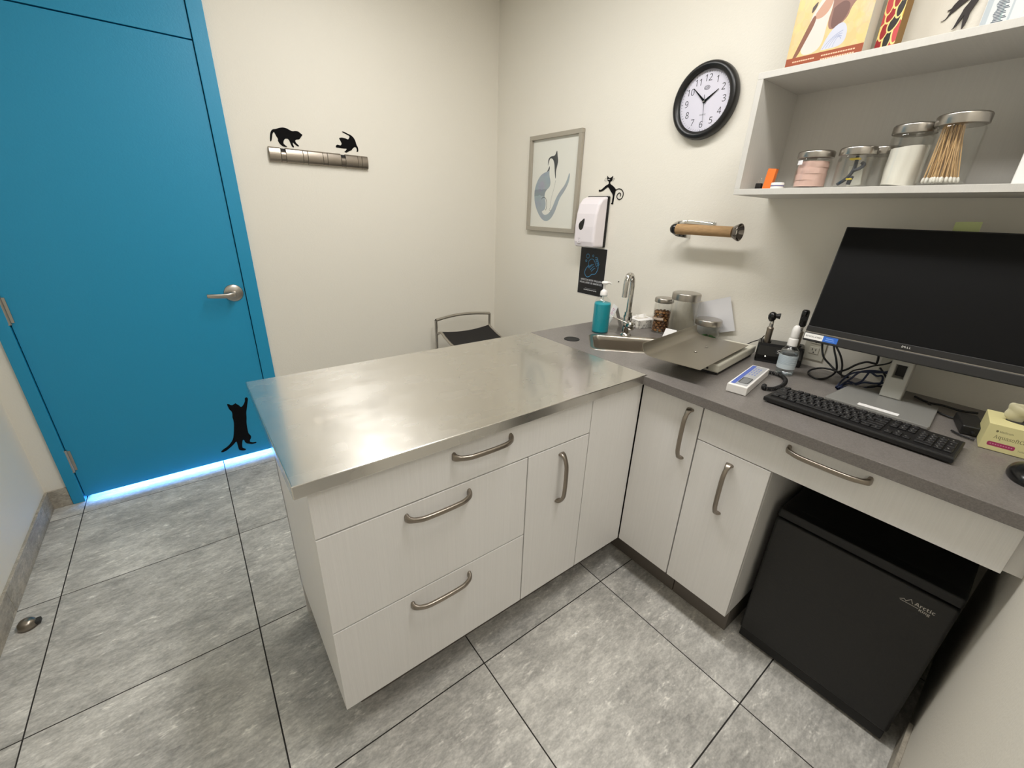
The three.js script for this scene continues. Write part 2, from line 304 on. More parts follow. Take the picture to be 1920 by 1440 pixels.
{ const p = [[-0.016,0.096],[-0.003,0.096],[0.014,0.089],[0.032,0.084],[0.046,0.074],[0.056,0.057],[0.059,0.039],[0.067,0.025],[0.068,0.01],[0.065,0.003],[0.055,0.002],[0.06,0.012],[0.056,0.025],[0.047,0.026],[0.036,0.017],[0.029,0.008],[0.02,0.004],[0.01,-0.001],[-0.002,-0.008],[-0.015,-0.005],[-0.005,0.002],[0.004,0.013],[-0.02,0.011],[-0.039,0.012],[-0.044,0.013],[-0.057,0.012],[-0.057,0.022],[-0.049,0.028],[-0.04,0.027],[-0.03,0.025],[-0.023,0.035],[-0.029,0.049],[-0.036,0.062],[-0.018,0.066],[0.001,0.064],[0.015,0.059],[0.024,0.072],[0.024,0.078],[0.003,0.086],[-0.011,0.091]]; const g = cut(p, .0012); solo('cat_decal', 'black kitten sticker with raised tail at the right of the hook rail', 'decal', g, M.decal, [-1.05, 1.75, .0003]); }
{ const p = [[-0.117,-0.019],[-0.106,-0.008],[-0.076,0.007],[-0.055,0.027],[-0.041,0.049],[-0.031,0.085],[-0.019,0.146],[-0.018,0.172],[-0.02,0.182],[-0.015,0.209],[-0.017,0.225],[-0.025,0.237],[-0.031,0.274],[-0.023,0.273],[-0.009,0.26],[0.007,0.266],[0.012,0.271],[0.015,0.263],[0.026,0.253],[0.031,0.241],[0.038,0.239],[0.05,0.252],[0.06,0.271],[0.062,0.29],[0.073,0.294],[0.078,0.282],[0.072,0.262],[0.062,0.226],[0.053,0.197],[0.049,0.162],[0.043,0.135],[0.04,0.09],[0.04,0.059],[0.05,0.04],[0.049,0.027],[0.038,0.01],[0.038,0.0],[0.052,-0.008],[0.07,-0.009],[0.069,-0.017],[0.045,-0.018],[0.028,-0.009],[0.019,-0.004],[0.012,0.009],[0.011,0.022],[0.004,0.026],[-0.002,0.009],[-0.008,-0.026],[0.001,-0.033],[0.01,-0.041],[0.005,-0.048],[-0.011,-0.045],[-0.027,-0.035],[-0.027,-0.009],[-0.028,0.021],[-0.031,0.025],[-0.046,0.01],[-0.067,-0.006],[-0.088,-0.019],[-0.106,-0.024]]; const g = cut(p, .0010); solo('cat_decal', 'black cat sticker reaching up at the foot of the blue door', 'decal', g, M.decal, [-1.86, .1, .0023]); }
{ const t = thing('hook_rail', 'brushed nickel wall rail with flip-down coat hooks', 'hook rail', [-1.196, 1.698, 0]);
  const prof = (h, d, n = 14) => { const s = new THREE.Shape(); s.moveTo(0, -h); for (let k = 0; k <= n; k++) { const a = -Math.PI / 2 + k / n * Math.PI; s.lineTo(.006 + d * Math.pow(Math.cos(a), .55), h * Math.sin(a)); } s.lineTo(0, h); return s; };
  const seg = (x0, x1, h, d) => { const g = new THREE.ExtrudeGeometry(prof(h, d), { depth: x1 - x0, bevelEnabled: true, bevelThickness: .0008, bevelSize: .0008, bevelOffset: -.0008, bevelSegments: 1, curveSegments: 4 }); g.rotateY(-Math.PI / 2); g.scale(-1, 1, 1); g.translate(x0, 0, 0); const i = g.index; if (!i) { const p = g.attributes.position.array, n = g.attributes.normal.array; for (let k = 0; k < p.length; k += 9) for (let c = 0; c < 3; c++) { let q = p[k + 3 + c]; p[k + 3 + c] = p[k + 6 + c]; p[k + 6 + c] = q; q = n[k + 3 + c]; n[k + 3 + c] = n[k + 6 + c]; n[k + 6 + c] = q; } } return g; };
  const X = (f) => -.256 + .512 * f, hooks = [.128, .338, .537, .728, .91], w = .0105;
  part('rail_back', bx(-.255, .255, -.031, .031, 0, .006), M.dark, t);
  let last = 0;
  for (const [k, f] of hooks.entries()) { const a = last, b = f - w / .512 - .0058; part('rail_segment', seg(X(a), X(b), .0345, .021), M.nickel, t); last = f + w / .512 + .0058; 
    const open = k === 0 || k === 3;
    const h = part('hook', seg(-w, w, open ? .026 : .034, .0205), M.nickel, t, [X(f), open ? -.006 : 0, open ? .001 : 0]);
    if (open) { h.rotation.x = .28; part('hook_slot', bx(X(f) - w, X(f) + w, .012, .030, .004, .008), M.black, t); } }
  part('rail_segment', seg(X(last), X(1), .0345, .021), M.nickel, t);
}
{ const t = thing('door_stop', 'small dome-shaped metal door stop on the floor by the left wall', 'door stop', [-2.647, 0, .838]);
  part('dome', lathe([[0, .034], [.008, .0335], [.017, .030], [.024, .021], [.026, .010], [.027, 0], [0, 0]], 36), M.nickel, t);
  part('bumper', bx(.018, .036, .004, .020, -.012, .012, .004), M.dark, t);
}
{ // low-backed stool by the wall, seen over the peninsula
  const t = thing('counter_stool', 'grey metal framed low-back stool with black sling seat by the corner', 'stool', [-.36, 0, .30]);
  const W = .228, B = -.18, F = .19, r = .0105;
  for (const s of [-1, 1]) { part('back_post', tube([[s * W, .006, B - .02], [s * W, .40, B], [s * W, .738, B + .002]], r, 24), M.steel, t); part('front_leg', tube([[s * W, .006, F + .03], [s * W, .36, F + .01], [s * (W - .012), .60, F - .01]], r, 24), M.steel, t);
    part('seat_rail', tube([[s * (W - .006), .640, B + .012], [s * (W - .02), .652, B + .03], [s * (W - .022), .628, B + .09], [s * (W - .022), .598, B + .19], [s * (W - .022), .592, B + .29], [s * (W - .012), .600, F - .01]], .009, 40), M.steel, t);
    part('foot_rail', tube([[s * W, .22, B - .008], [s * W, .22, F + .018]], .008, 6), M.steel, t); }
  part('top_rail', tube([[-W, .738, B + .002], [-W * .5, .748, B - .016], [0, .752, B - .022], [W * .5, .748, B - .016], [W, .738, B + .002]], r, 40), M.steel, t);
  part('foot_rail', tube([[-W, .22, F + .018], [W, .22, F + .018]], .008, 6), M.steel, t);
  const g = new THREE.PlaneGeometry(1, 1, 16, 24), p = g.attributes.position, c = new THREE.CatmullRomCurve3([[.654, B + .03], [.630, B + .09], [.600, B + .19], [.594, B + .29], [.602, F - .005]].map(([y, z]) => V(0, y, z)));
  for (let i = 0; i < p.count; i++) { const u = p.getX(i), q = c.getPoint(p.getY(i) + .5); p.setXYZ(i, u * (2 * W - .055), q.y + .004 - .018 * (1 - 4 * u * u), q.z); }
  g.computeVertexNormals(); part('sling_seat', g, std({ color: 0x1c1917, roughness: .8, side: THREE.DoubleSide }), t);
}

// ---------------------------------------------------------------- things on the right wall
{ const t = thing('framed_picture', 'grey framed ink wash picture of a sitting cat', 'picture', [0, 1.628, .6185], wallB);
  const w = .2275, h = .274, f = .024;
  const fr = std({ color: 0xa8a193, roughness: .5, metalness: .15 });
  for (const [a, b, c, d] of [[-w, w, h - f, h], [-w, w, -h, -h + f]]) part('frame_rail', bx(a, b, c, d, .004, .026, .0015), fr, t);
  for (const s of [-1, 1]) part('frame_rail', bx(s > 0 ? w - f : -w, s > 0 ? w : -w + f, -h + f, h - f, .004, .026, .0015), fr, t);
  const tex = canvasTex(640, 800, (g, W, H) => {
    g.fillStyle = '#e9e8e0'; g.fillRect(0, 0, W, H);
    const px = (x, y) => [(x - .10) / .80 * W, (y - .04) / .92 * H];   // fractions of the sheet
    const path = (a, close = true) => { g.beginPath(); const n = a.length; const P = a.map((q) => [q[0] * W, q[1] * H]); g.moveTo((P[0][0] + P[n - 1][0]) / 2, (P[0][1] + P[n - 1][1]) / 2); for (let i = 0; i < n; i++) { const q = P[(i + 1) % n]; g.quadraticCurveTo(P[i][0], P[i][1], (P[i][0] + q[0]) / 2, (P[i][1] + q[1]) / 2); } if (close) g.closePath(); };
    path([[.40, .32], [.40, .40], [.44, .47], [.43, .53], [.34, .57], [.31, .63], [.36, .71], [.35, .79], [.28, .81], [.27, .82], [.33, .86], [.44, .84], [.52, .76], [.58, .66], [.66, .58], [.75, .52], [.80, .45], [.83, .38], [.85, .41], [.83, .50], [.74, .60], [.67, .65], [.62, .74], [.56, .84], [.46, .92], [.33, .93], [.22, .87], [.12, .77], [.07, .66], [.07, .55], [.13, .45], [.22, .38], [.36, .355]]);
    g.fillStyle = '#a3aeb6'; g.fill(); g.save(); g.clip();
    for (let k = 0; k < 200; k++) { g.fillStyle = `rgba(${120 + rnd() * 60},${135 + rnd() * 55},${150 + rnd() * 50},.10)`; g.beginPath(); g.arc(rnd() * W, rnd() * H, 10 + rnd() * 45, 0, 7); g.fill(); }
    g.fillStyle = 'rgba(70,72,78,.75)'; g.beginPath(); for (let k = 0; k < 60; k++) { g.moveTo(0, 0); g.ellipse((.06 + .3 * rnd()) * W, (.595 + .05 * (rnd() - .5)) * H, 40, 9 + 8 * rnd(), -.1, 0, 7); } g.globalAlpha = .12; for (let k = 0; k < 3; k++) g.fill(); g.globalAlpha = 1; g.restore();
    g.fillStyle = '#3c4044'; path([[.36, .215], [.42, .19], [.50, .195], [.53, .14], [.545, .14], [.56, .20], [.58, .25], [.565, .30], [.54, .36], [.55, .42], [.545, .45], [.52, .38], [.51, .33], [.50, .28], [.47, .23], [.42, .21], [.385, .225], [.37, .27], [.36, .30], [.355, .26]]); g.fill();
    path([[.39, .30], [.40, .30], [.405, .345], [.33, .36], [.36, .345]]); g.fill();
    g.strokeStyle = '#34383c'; g.lineWidth = 5; g.beginPath(); g.moveTo(.25 * W, .67 * H); g.bezierCurveTo(.28 * W, .63 * H, .37 * W, .64 * H, .38 * W, .72 * H); g.bezierCurveTo(.39 * W, .77 * H, .37 * W, .79 * H, .355 * W, .80 * H); g.stroke();
    g.lineWidth = 1.6; g.beginPath(); g.moveTo(.55 * W, .46 * H); g.bezierCurveTo(.53 * W, .57 * H, .45 * W, .66 * H, .47 * W, .77 * H); g.bezierCurveTo(.44 * W, .78 * H, .43 * W, .81 * H, .50 * W, .80 * H); g.stroke();
  });
  part('print', new THREE.PlaneGeometry(2 * (w - f), 2 * (h - f)), std({ map: tex, roughness: .7 }), t, [0, 0, .010]);
  part('backing', bx(-w + .004, w - .004, -h + .004, h - .004, 0.001, .0095), M.dark, t);
  part('glazing', new THREE.PlaneGeometry(2 * (w - f), 2 * (h - f)), M.glass, t, [0, 0, .014]);
}
{ const t = thing('soap_dispenser', 'white wall soap dispenser with a black drop-shaped window', 'dispenser', [0, 1.29, 1.000], wallB);
  const s = new THREE.Shape([[.012, 0], [.085, 0], [.096, .006], [.103, .03], [.104, .11], [.098, .175], [.084, .225], [.060, .252], [.036, .262], [.012, .264]].map((q) => new THREE.Vector2(...q)));
  const g = new THREE.ExtrudeGeometry(s, { depth: .122, bevelEnabled: true, bevelThickness: .016, bevelSize: .014, bevelOffset: -.014, bevelSegments: 5 });
  g.rotateY(-Math.PI / 2); g.translate(.061, 0, 0); part('cover', g, std({ color: 0xe6dfe2, roughness: .28 }), t);
  part('back_plate', bx(-.079, .079, .001, .268, 0, .016, .006), M.blackGloss, t);
  const d = chaikin([[.020, .042], [.006, .030], [-.008, .022], [-.018, .010], [-.019, -.006], [-.010, -.020], [.002, -.022], [.014, -.012], [.018, .006]], 2);
  part('window', new THREE.ExtrudeGeometry(new THREE.Shape(d.map((q) => new THREE.Vector2(...q))), { depth: .004, bevelEnabled: false }), M.blackGloss, t, [-.022, .112, .1018]);
  part('printed_symbols', new THREE.PlaneGeometry(.028, .03), std({ roughness: .4, map: canvasTex(128, 128, (q) => { q.fillStyle = '#e6dfe2'; q.fillRect(0, 0, 128, 128); q.fillStyle = '#6d6a6c'; q.fillRect(20, 18, 76, 9); q.fillRect(52, 48, 12, 26); q.fillRect(40, 96, 30, 10); q.fillRect(84, 94, 10, 14); }) }), t, [-.03, .036, .1045]);
}
{ const head = [[-0.031,0.142],[-0.017,0.13],[-0.003,0.131],[0.011,0.14],[0.007,0.128],[0.008,0.12],[0.002,0.114],[-0.01,0.111],[-0.025,0.118],[-0.031,0.125],[-0.028,0.132]], body = [[-0.015,0.114],[-0.007,0.114],[-0.005,0.101],[0.011,0.094],[0.031,0.081],[0.04,0.072],[0.038,0.065],[0.036,0.052],[0.033,0.039],[0.033,0.022],[0.031,0.006],[0.032,-0.001],[0.018,0.002],[0.017,0.006],[0.023,0.008],[0.022,0.022],[0.024,0.039],[0.019,0.052],[0.006,0.064],[-0.008,0.079],[-0.017,0.086],[-0.028,0.082],[-0.045,0.071],[-0.06,0.065],[-0.076,0.063],[-0.082,0.067],[-0.078,0.075],[-0.068,0.071],[-0.05,0.082],[-0.033,0.094],[-0.013,0.101]], tail = [[0.038,0.069],[0.056,0.076],[0.074,0.073],[0.088,0.062],[0.092,0.047],[0.087,0.032],[0.071,0.024],[0.056,0.03],[0.051,0.041],[0.057,0.052],[0.067,0.056],[0.075,0.05],[0.073,0.039]], wl = [[-0.031,0.132],[-0.044,0.126],[-0.046,0.118],[-0.033,0.117]], wr = [[0.009,0.124],[0.021,0.128],[0.02,0.122],[0.012,0.117],[0.013,0.111]];
  const t = thing('cat_ornament', 'slim black cat cutout with curled tail beside the soap dispenser', 'ornament', [0, 1.517, 1.07], wallB);
  part('body', cut(body, .002), M.decal, t, [0, 0, .001]); const h = part('head', cut(head, .0024), M.decal, t, [0, 0, .001]);
  part('tail', tube(tail.map(([a, b]) => [a, b, .002]), .0021, 90), M.decal, t);
  for (const w of [wl, wr]) part('whiskers', tube(w.map(([a, b]) => [a, b, .002]), .0005, 16), M.dark, t);
  for (const x of [-.021, -.011]) part('eye', new THREE.SphereGeometry(.0028, 10, 8), M.white, h, [x, .1225, .0018]);
}
{ const t = thing('handwash_poster', 'small black hand washing notice with blue outline hands', 'poster', [.0, 1.147, .998], wallB);
  const tex = canvasTex(512, 680, (g, W, H) => {
    g.fillStyle = '#131113'; g.fillRect(0, 0, W, H); g.strokeStyle = '#3f87b4'; g.lineWidth = 9; g.lineJoin = g.lineCap = 'round';
    for (const [x, y, r] of [[150, 120, 30], [125, 190, 14], [255, 108, 13]]) { g.beginPath(); g.arc(x, y, r, 0, 7); g.stroke(); }
    const P = (a) => { g.beginPath(); g.moveTo(...a[0]); for (let i = 1; i < a.length - 1; i++) g.quadraticCurveTo(a[i][0], a[i][1], (a[i][0] + a[i + 1][0]) / 2, (a[i][1] + a[i + 1][1]) / 2); g.stroke(); };
    P([[180, 250], [130, 300], [110, 370], [150, 425], [210, 420], [260, 370], [330, 370], [370, 300], [375, 240], [340, 200]]);
    P([[200, 270], [160, 220], [200, 160], [260, 150], [300, 190], [330, 240], [350, 270]]); P([[180, 250], [160, 300], [230, 240], [250, 230]]); P([[200, 290], [260, 225], [290, 240]]); P([[225, 310], [280, 250], [310, 265]]); P([[250, 330], [300, 275], [330, 290]]);
    for (let k = 0; k < 4; k++) P([[300 + k * 20, 130 + k * 26], [345 + k * 14, 120 + k * 30], [350 + k * 10, 165 + k * 22], [310 + k * 14, 160 + k * 26], [300 + k * 20, 150 + k * 26]]);
    g.fillStyle = '#c9c9cc'; g.textAlign = 'center'; g.font = 'bold 35px sans-serif'; g.fillText('MERCI DE BIEN VOULOIR', W / 2, 478, 440); g.fillText('VOUS LAVER LES MAINS ICI', W / 2, 520, 450);
    g.fillStyle = '#8a8a8e'; g.fillRect(150, 588, 230, 4); g.fillStyle = '#dededf'; for (let k = 0; k < 26; k++) g.fillRect(130 + k * 10, 606 + (k % 3), 7, 14 - (k % 4) * 2);
  });
  part('sheet', bx(-.1025, .1025, -.136, .136, .0004, .0016), M.paper, t);
  part('print', new THREE.PlaneGeometry(.202, .269), std({ map: tex, roughness: .45 }), t, [0, 0, .0019]);
}
{ const t = thing('wall_clock', 'round black-rimmed wall clock with white dial', 'clock', [0, 1.921, 1.549], wallB);
  const rim = lathe([[.112, .030], [.116, .036], [.124, .041], [.132, .041], [.139, .036], [.1425, .026], [.1425, .010], [.138, 0], [.05, 0]], 80); rim.rotateX(Math.PI / 2); part('rim', rim, std({ color: 0x0c0b0c, roughness: .35 }), t);
  const tex = canvasTex(1024, 1024, (g, W) => {
    g.fillStyle = '#e3e0ee'; g.fillRect(0, 0, W, W); g.translate(W / 2, W / 2); const R = W / 2; g.fillStyle = '#26242c'; g.strokeStyle = '#4a4852';
    for (let k = 0; k < 60; k++) { const a = k * Math.PI / 30; g.lineWidth = k % 5 ? 4 : 10; g.beginPath(); g.moveTo(Math.sin(a) * R * .90, -Math.cos(a) * R * .90); g.lineTo(Math.sin(a) * R * .95, -Math.cos(a) * R * .95); g.stroke(); }
    g.font = '150px sans-serif'; g.textAlign = 'center'; g.textBaseline = 'middle'; for (let k = 1; k <= 12; k++) { const a = k * Math.PI / 6; g.fillText(String(k), Math.sin(a) * R * .735, -Math.cos(a) * R * .735); }
    g.lineWidth = 7; g.strokeStyle = '#3a3842'; g.beginPath(); g.ellipse(0, -R * .43, 56, 34, 0, 0, 7); g.stroke(); g.beginPath(); g.ellipse(0, -R * .43, 42, 20, 0, 0, 7); g.stroke(); g.font = 'bold 26px sans-serif'; g.fillText('LORO', 0, -R * .43);
    g.font = '34px sans-serif'; g.fillText('QUARTZ', 0, R * .42);
  });
  const face = new THREE.CircleGeometry(.115, 72); part('dial', face, std({ map: tex, roughness: .6 }), t, [0, 0, .018]);
  const hand = (len, w, tail) => { const s = new THREE.Shape(); s.moveTo(-w * .7, -tail); s.lineTo(w * .7, -tail); s.lineTo(w, .004); s.lineTo(w * .25, len); s.lineTo(-w * .25, len); s.lineTo(-w, .004); return new THREE.ExtrudeGeometry(s, { depth: .0008, bevelEnabled: false }); };
  part('minute_hand', hand(.079, .0042, .008), M.decal, t, [0, 0, .0225], [0, 0, -313 * Math.PI / 180]);
  part('hour_hand', hand(.066, .0046, .008), M.decal, t, [0, 0, .0210], [0, 0, -56.7 * Math.PI / 180]);
  part('second_hand', hand(.082, .0009, .024), M.decal, t, [0, 0, .0240], [0, 0, -173 * Math.PI / 180]);
  part('hub', (() => { const q = cyl(.0032, .007, 0, 18); q.rotateX(Math.PI / 2); return q; })(), M.steel, t, [0, 0, .0190]);
  part('lens', new THREE.CircleGeometry(.113, 64), M.glass, t, [0, 0, .031]);
}
{ const t = thing('paper_roll_holder', 'chrome wall paper holder with an empty cardboard core', 'roll holder', [0, 1.413, 1.69], wallB);
  const card = std({ color: 0xb89468, roughness: .85, map: texture(256, 256, (() => { const f = field(256, 256, [[64, 64, .5, 61], [20, 90, .6, 62]]); return (i) => { const v = 228 + f[i] * 40; return [v, v, v]; }; })(), [3, 1]) });
  const rot = (g) => { g.rotateZ(-Math.PI / 2); return g; };   // lathe axis to local +x
  part('cardboard_core', rot(lathe([[.0165, 0], [.0215, 0], [.0215, .272], [.0165, .272], [.0165, 0]], 40)), card, t, [-.132, 0, .09]);
  part('end_cap', rot(lathe([[0, -.020], [.010, -.019], [.018, -.013], [.0225, -.002], [.0235, .012], [.016, .014], [0, .014]], 36)), M.blackGloss, t, [-.134, 0, .09]);
  part('spindle', rot(cyl(.009, .285, 0, 20)), M.chrome, t, [-.134, 0, .09]);
  const fl = part('end_flange', rot(lathe([[0, -.010], [.021, -.010], [.028, .002], [.0345, .016], [.0345, .019], [.033, .019], [.027, .008], [.021, .001], [.0185, -.001], [.0185, .004], [.0165, .006], [.0125, .006], [.012, .002], [.012, -.004], [0, -.004]], 44)), std({ color: 0x7d7772, metalness: 1, roughness: .22 }), t, [.146, 0, .09]);
  part('end_plug', rot(cyl(.0118, .006, 0, 24)), M.white, fl, [-.004, 0, 0]);
  part('arm', sweep([[-.148, .004, .088], [-.150, .012, .075], [-.142, .021, .050], [-.115, .025, .026], [-.075, .024, .013], [-.030, .020, .006], [0, .017, .004]], () => .013, () => .0028, 50, 12), M.chrome, t);
  part('wall_plate', bx(-.125, .01, .006, .036, .0005, .006, .0025), M.chrome, t);
  part('lower_bracket', sweep([[-.146, -.010, .088], [-.135, -.024, .06], [-.110, -.030, .02], [-.105, -.032, .001]], () => .009, () => .0022, 30, 10), M.chrome, t);
}
{ // open wall shelf
  const t = thing('wall_shelf', 'pale grey open box shelf mounted above the monitor', 'shelf', [0, 1.543, 2.38], wallB);
  const a = 1.893 - 2.38, b = ZE - 2.38 - .001, d = .2857, H = .3655, k = .019;
  part('bottom_board', bx(a, b, 0, k, .0005, d, .001), M.shelf, t); part('top_board', bx(a, b, H - k, H, .0005, d, .001), M.shelf, t);
  part('side_board', bx(a, a + k, k, H - k, .0005, d, .001), M.shelf, t); part('side_board', bx(b - k, b, k, H - k, .0005, d, .001), M.shelf, t);
  part('back_board', bx(a + k, b - k, k, H - k, .0005, .008), M.shelf, t);
}
function outlet(z, y, label) {
  const t = thing('wall_outlet', label, 'outlet', [0, y, z], wallB);
  part('cover_plate', bx(-.037, .037, -.058, .058, .0004, .006, .002), M.offWhite, t);
  for (const s of [-1, 1]) { const r = part('receptacle', bx(-.017, .017, s * .020 - .014, s * .020 + .014, .005, .0085, .002), M.offWhite, t); for (const x of [-.006, .006]) part('slot', bx(x - .0012, x + .0012, s * .020 - .001, s * .020 + .008, .0082, .009), M.black, r); part('slot', bx(-.002, .002, s * .020 - .009, s * .020 - .005, .0082, .009), M.black, r); }
}
outlet(2.208, 1.012, 'wall outlet beside the sanitizer bottle under the monitor');
outlet(2.452, 1.005, 'wall outlet behind the cables and the monitor stand');
solo('screw_hole', 'tiny dark screw anchor in the wall beside the faucet', 'screw', (() => { const g = cyl(.0035, .002, 0, 12); g.rotateZ(Math.PI / 2); return g; })(), M.dark, [-.0002, 1.119, 1.205]);

// ---------------------------------------------------------------- on the worktop, by the sink
const Y = CT;
solo('cable_grommet', 'round black cable grommet in the worktop left of the sink', 'grommet', lathe([[0, .0022], [.026, .0022], [.031, .0032], [.035, .0024], [.036, .0002], [0, .0002]], 40), M.black, [-.568, Y, 1.429]);
{ const t = thing('hand_soap_bottle', 'clear pump bottle of turquoise hand soap beside the sink', 'soap bottle', [-.352, Y, 1.405]);
  part('liquid', lathe([[0, .002], [.0385, .002], [.0395, .010], [.0395, .138], [.036, .146], [0, .146]], 40), phy({ color: 0x1fa5b4, roughness: .35, transmission: .25, thickness: .06, ior: 1.33, attenuationColor: new THREE.Color(.1, .75, .85), attenuationDistance: .05 }), t);
  part('bottle', lathe([[0, .0006], [.038, .0006], [.0408, .004], [.0408, .140], [.0385, .152], [.028, .166], [.0165, .174], [.014, .178], [.014, .186]], 44), M.glass, t);
  part('pump_collar', lathe([[.0, .178], [.0175, .178], [.018, .183], [.0165, .199], [.010, .205], [.007, .207], [0, .207]], 30), M.white, t);
  part('pump_stem', cyl(.0042, .028, .205, 16), M.white, t);
  part('pump_head', merge([lathe([[0, .230], [.008, .230], [.0165, .236], [.0165, .241], [.012, .245], [0, .246]], 26), (() => { const g = tube([[.0, .239, 0], [.02, .239, .008], [.030, .233, .012]], .0042, 14); return g; })()]), M.white, t);
  part('dip_tube', cyl(.002, .165, .012, 8), M.white, t);
}
{ const t = thing('folded_card', 'white folded tent card standing behind the faucet', 'card', [-.235, Y, 1.392], -2.2);
  const leaf = (s) => { const g = new THREE.BoxGeometry(.085, .122, .0007); g.translate(0, .061, 0); g.rotateX(-s * .34); g.translate(0, .0015, s * .041); return g; };
  part('front_leaf', leaf(1), std({ roughness: .7, color: 0xe8e6e4 }), t);
  part('back_leaf', leaf(-1), std({ roughness: .7, color: 0xe2dfdc }), t);
  part('printed_text', (() => { const g = new THREE.PlaneGeometry(.075, .11); g.translate(0, .061, .0006); g.rotateX(-.34); g.translate(0, .0015, .041); return g; })(), std({ roughness: .7, map: canvasTex(192, 288, (g) => { g.fillStyle = '#eceae8'; g.fillRect(0, 0, 192, 288); for (let k = 0; k < 5; k++) { g.fillStyle = ['#d59ab5', '#c7a0c4', '#c8a5bd'][k % 3]; g.fillRect(40 + (k % 2) * 8, 30 + k * 18, 110 - (k % 3) * 22, 8); } g.fillStyle = '#33486f'; g.fillRect(30, 150, 70, 22); g.fillStyle = '#9aa0a8'; for (let k = 0; k < 4; k++) g.fillRect(40, 196 + k * 18, 90 - k * 12, 6); }) }), t);
}
{ const t = thing('tissue_carton', 'low white marble-print tissue carton between faucet and treat jar', 'carton', [-.068, Y, 1.435], -.22);
  const f = field(128, 128, [[10, 14, .8, 71], [24, 20, .6, 72]]);
  const tx = texture(128, 128, (i) => { const k = Math.abs(f[i]) < .05 ? 120 : 206 + f[i] * 50; return [k, k * .985, k * .95]; }, [5, 5]);
  part('carton_body', bx(-.060, .060, .0005, .042, -.052, .052, .0012), std({ map: tx, roughness: .55 }), t);
  part('carton_lid', bx(-.057, .057, .042, .0432, -.049, .049), M.paper, t);
  part('slot', bx(-.038, .038, .0432, .0440, -.012, .012), std({ color: 0xbdb4a5, roughness: .8 }), t);
  part('tissue', (() => { const g = new THREE.PlaneGeometry(.075, .022, 12, 4), p = g.attributes.position; for (let i = 0; i < p.count; i++) { p.setZ(i, .004 * Math.sin(p.getX(i) * 130)); } g.computeVertexNormals(); g.rotateX(-.5); g.translate(0, .051, -.002); return g; })(), std({ color: 0xf0eee9, roughness: .9, side: THREE.DoubleSide }), t);
}
function jar(name, label, pos, r, h, lidH, group) {   // straight glass jar with a brushed steel lid
  const t = thing(name, label, 'jar', pos, 0, group);
  part('glass', lathe([[0, .0006], [r - .006, .0006], [r - .001, .004], [r, .010], [r, h - .012], [r - .003, h - .004], [r - .004, h], [r - .006, h], [r - .005, h - .004], [r - .0025, h - .013], [r - .0025, .012], [r - .007, .006], [0, .005]], 48), M.glass, t);
  part('lid', lathe([[0, h + lidH], [r - .004, h + lidH], [r - .0005, h + lidH - .0015], [r + .002, h + lidH - .005], [r + .002, h + .001], [r - .001, h - .001], [0, h - .001]], 48), M.steelLid, t);
  return t;
}
jar('treat_jar', 'glass jar of brown pet treats with steel lid next to the tissue carton', [-.085, Y, 1.563], .043, .150, .022);
{ const kib = new THREE.SphereGeometry(.0088, 9, 7); { const p = kib.attributes.position; for (let i = 0; i < p.count; i++) { const x = p.getX(i), y = p.getY(i), z = p.getZ(i), w = 1 + .18 * Math.sin(x * 620 + 1) + .15 * Math.sin(z * 540 + y * 700); p.setXYZ(i, x * w, y * w * .72, z * w); } kib.computeVertexNormals(); }
  const ms = [0x6f4a2a, 0x84592f, 0x5b3b22, 0x946a3c].map((c) => std({ color: c, roughness: .85 }));
  const proto = ms.map((m) => { const q = new THREE.Mesh(kib, m); return q; });
  let c = 0;
  for (let l = 0; l < 8; l++) for (const [n, R] of [[10, .0305], [4, .012]]) { if (R < .02 && l !== 7) continue; for (let k = 0; k < n; k++) {
    const a = (k + (l % 2) * .5 + .15 * rnd()) / n * 2 * Math.PI, m = proto[Math.floor(rnd() * 4)].clone(); m.name = numbered('pet_treat'); m.position.set(-.085 + R * Math.cos(a), Y + .0135 + l * .0125 + .001 * rnd(), 1.563 + R * Math.sin(a)); m.rotation.set(rnd() * .5, rnd() * 6, rnd() * .5);
    m.userData = { label: 'brown pet treat nugget inside the treat jar', category: 'pet treat', group: 'pet treats in the glass jar' }; scene.add(m); c++; } }
  solo('jar_label', 'pale strip sticker around the treat jar', 'label', new THREE.CylinderGeometry(.0437, .0437, .012, 20, 1, true, -2.3, 1.5), std({ color: 0xcdb9a6, roughness: .7, side: THREE.DoubleSide }), [-.085, Y + .078, 1.563], [0, 0, .12]);
}
jar('storage_jar', 'tall empty glass jar with wide steel lid behind the scale tray', [-.085, Y, 1.674], .062, .182, .032);
solo('paper_slip', 'small white paper slip propped behind the scale tray', 'paper', (() => { const g = new THREE.BoxGeometry(.058, .046, .0006); g.rotateX(-.5); return g; })(), M.paper, [-.168, Y + .028, 1.672], [0, wallB, .03]);
jar('storage_jar', 'low glass jar of green treats with domed steel lid behind the scale', [-.070, Y, 1.796], .0555, .088, .026);
for (let k = 0; k < 22; k++) { const a = k * 2.399, R = .046 * Math.sqrt((k + .5) / 22); solo('dental_treat', 'green dental treat at the bottom of the low glass jar', 'pet treat', new THREE.CapsuleGeometry(.0055, .014, 3, 8), k % 2 ? (M.green ??= std({ color: 0x2c6a2c, roughness: .6 })) : (M.green2 ??= std({ color: 0x3f8a3a, roughness: .6 })), [-.070 + R * Math.cos(a), Y + .013 + (k % 3) * .009, 1.796 + R * Math.sin(a)], [1.4, a, .3], 'green treats in the low jar'); }
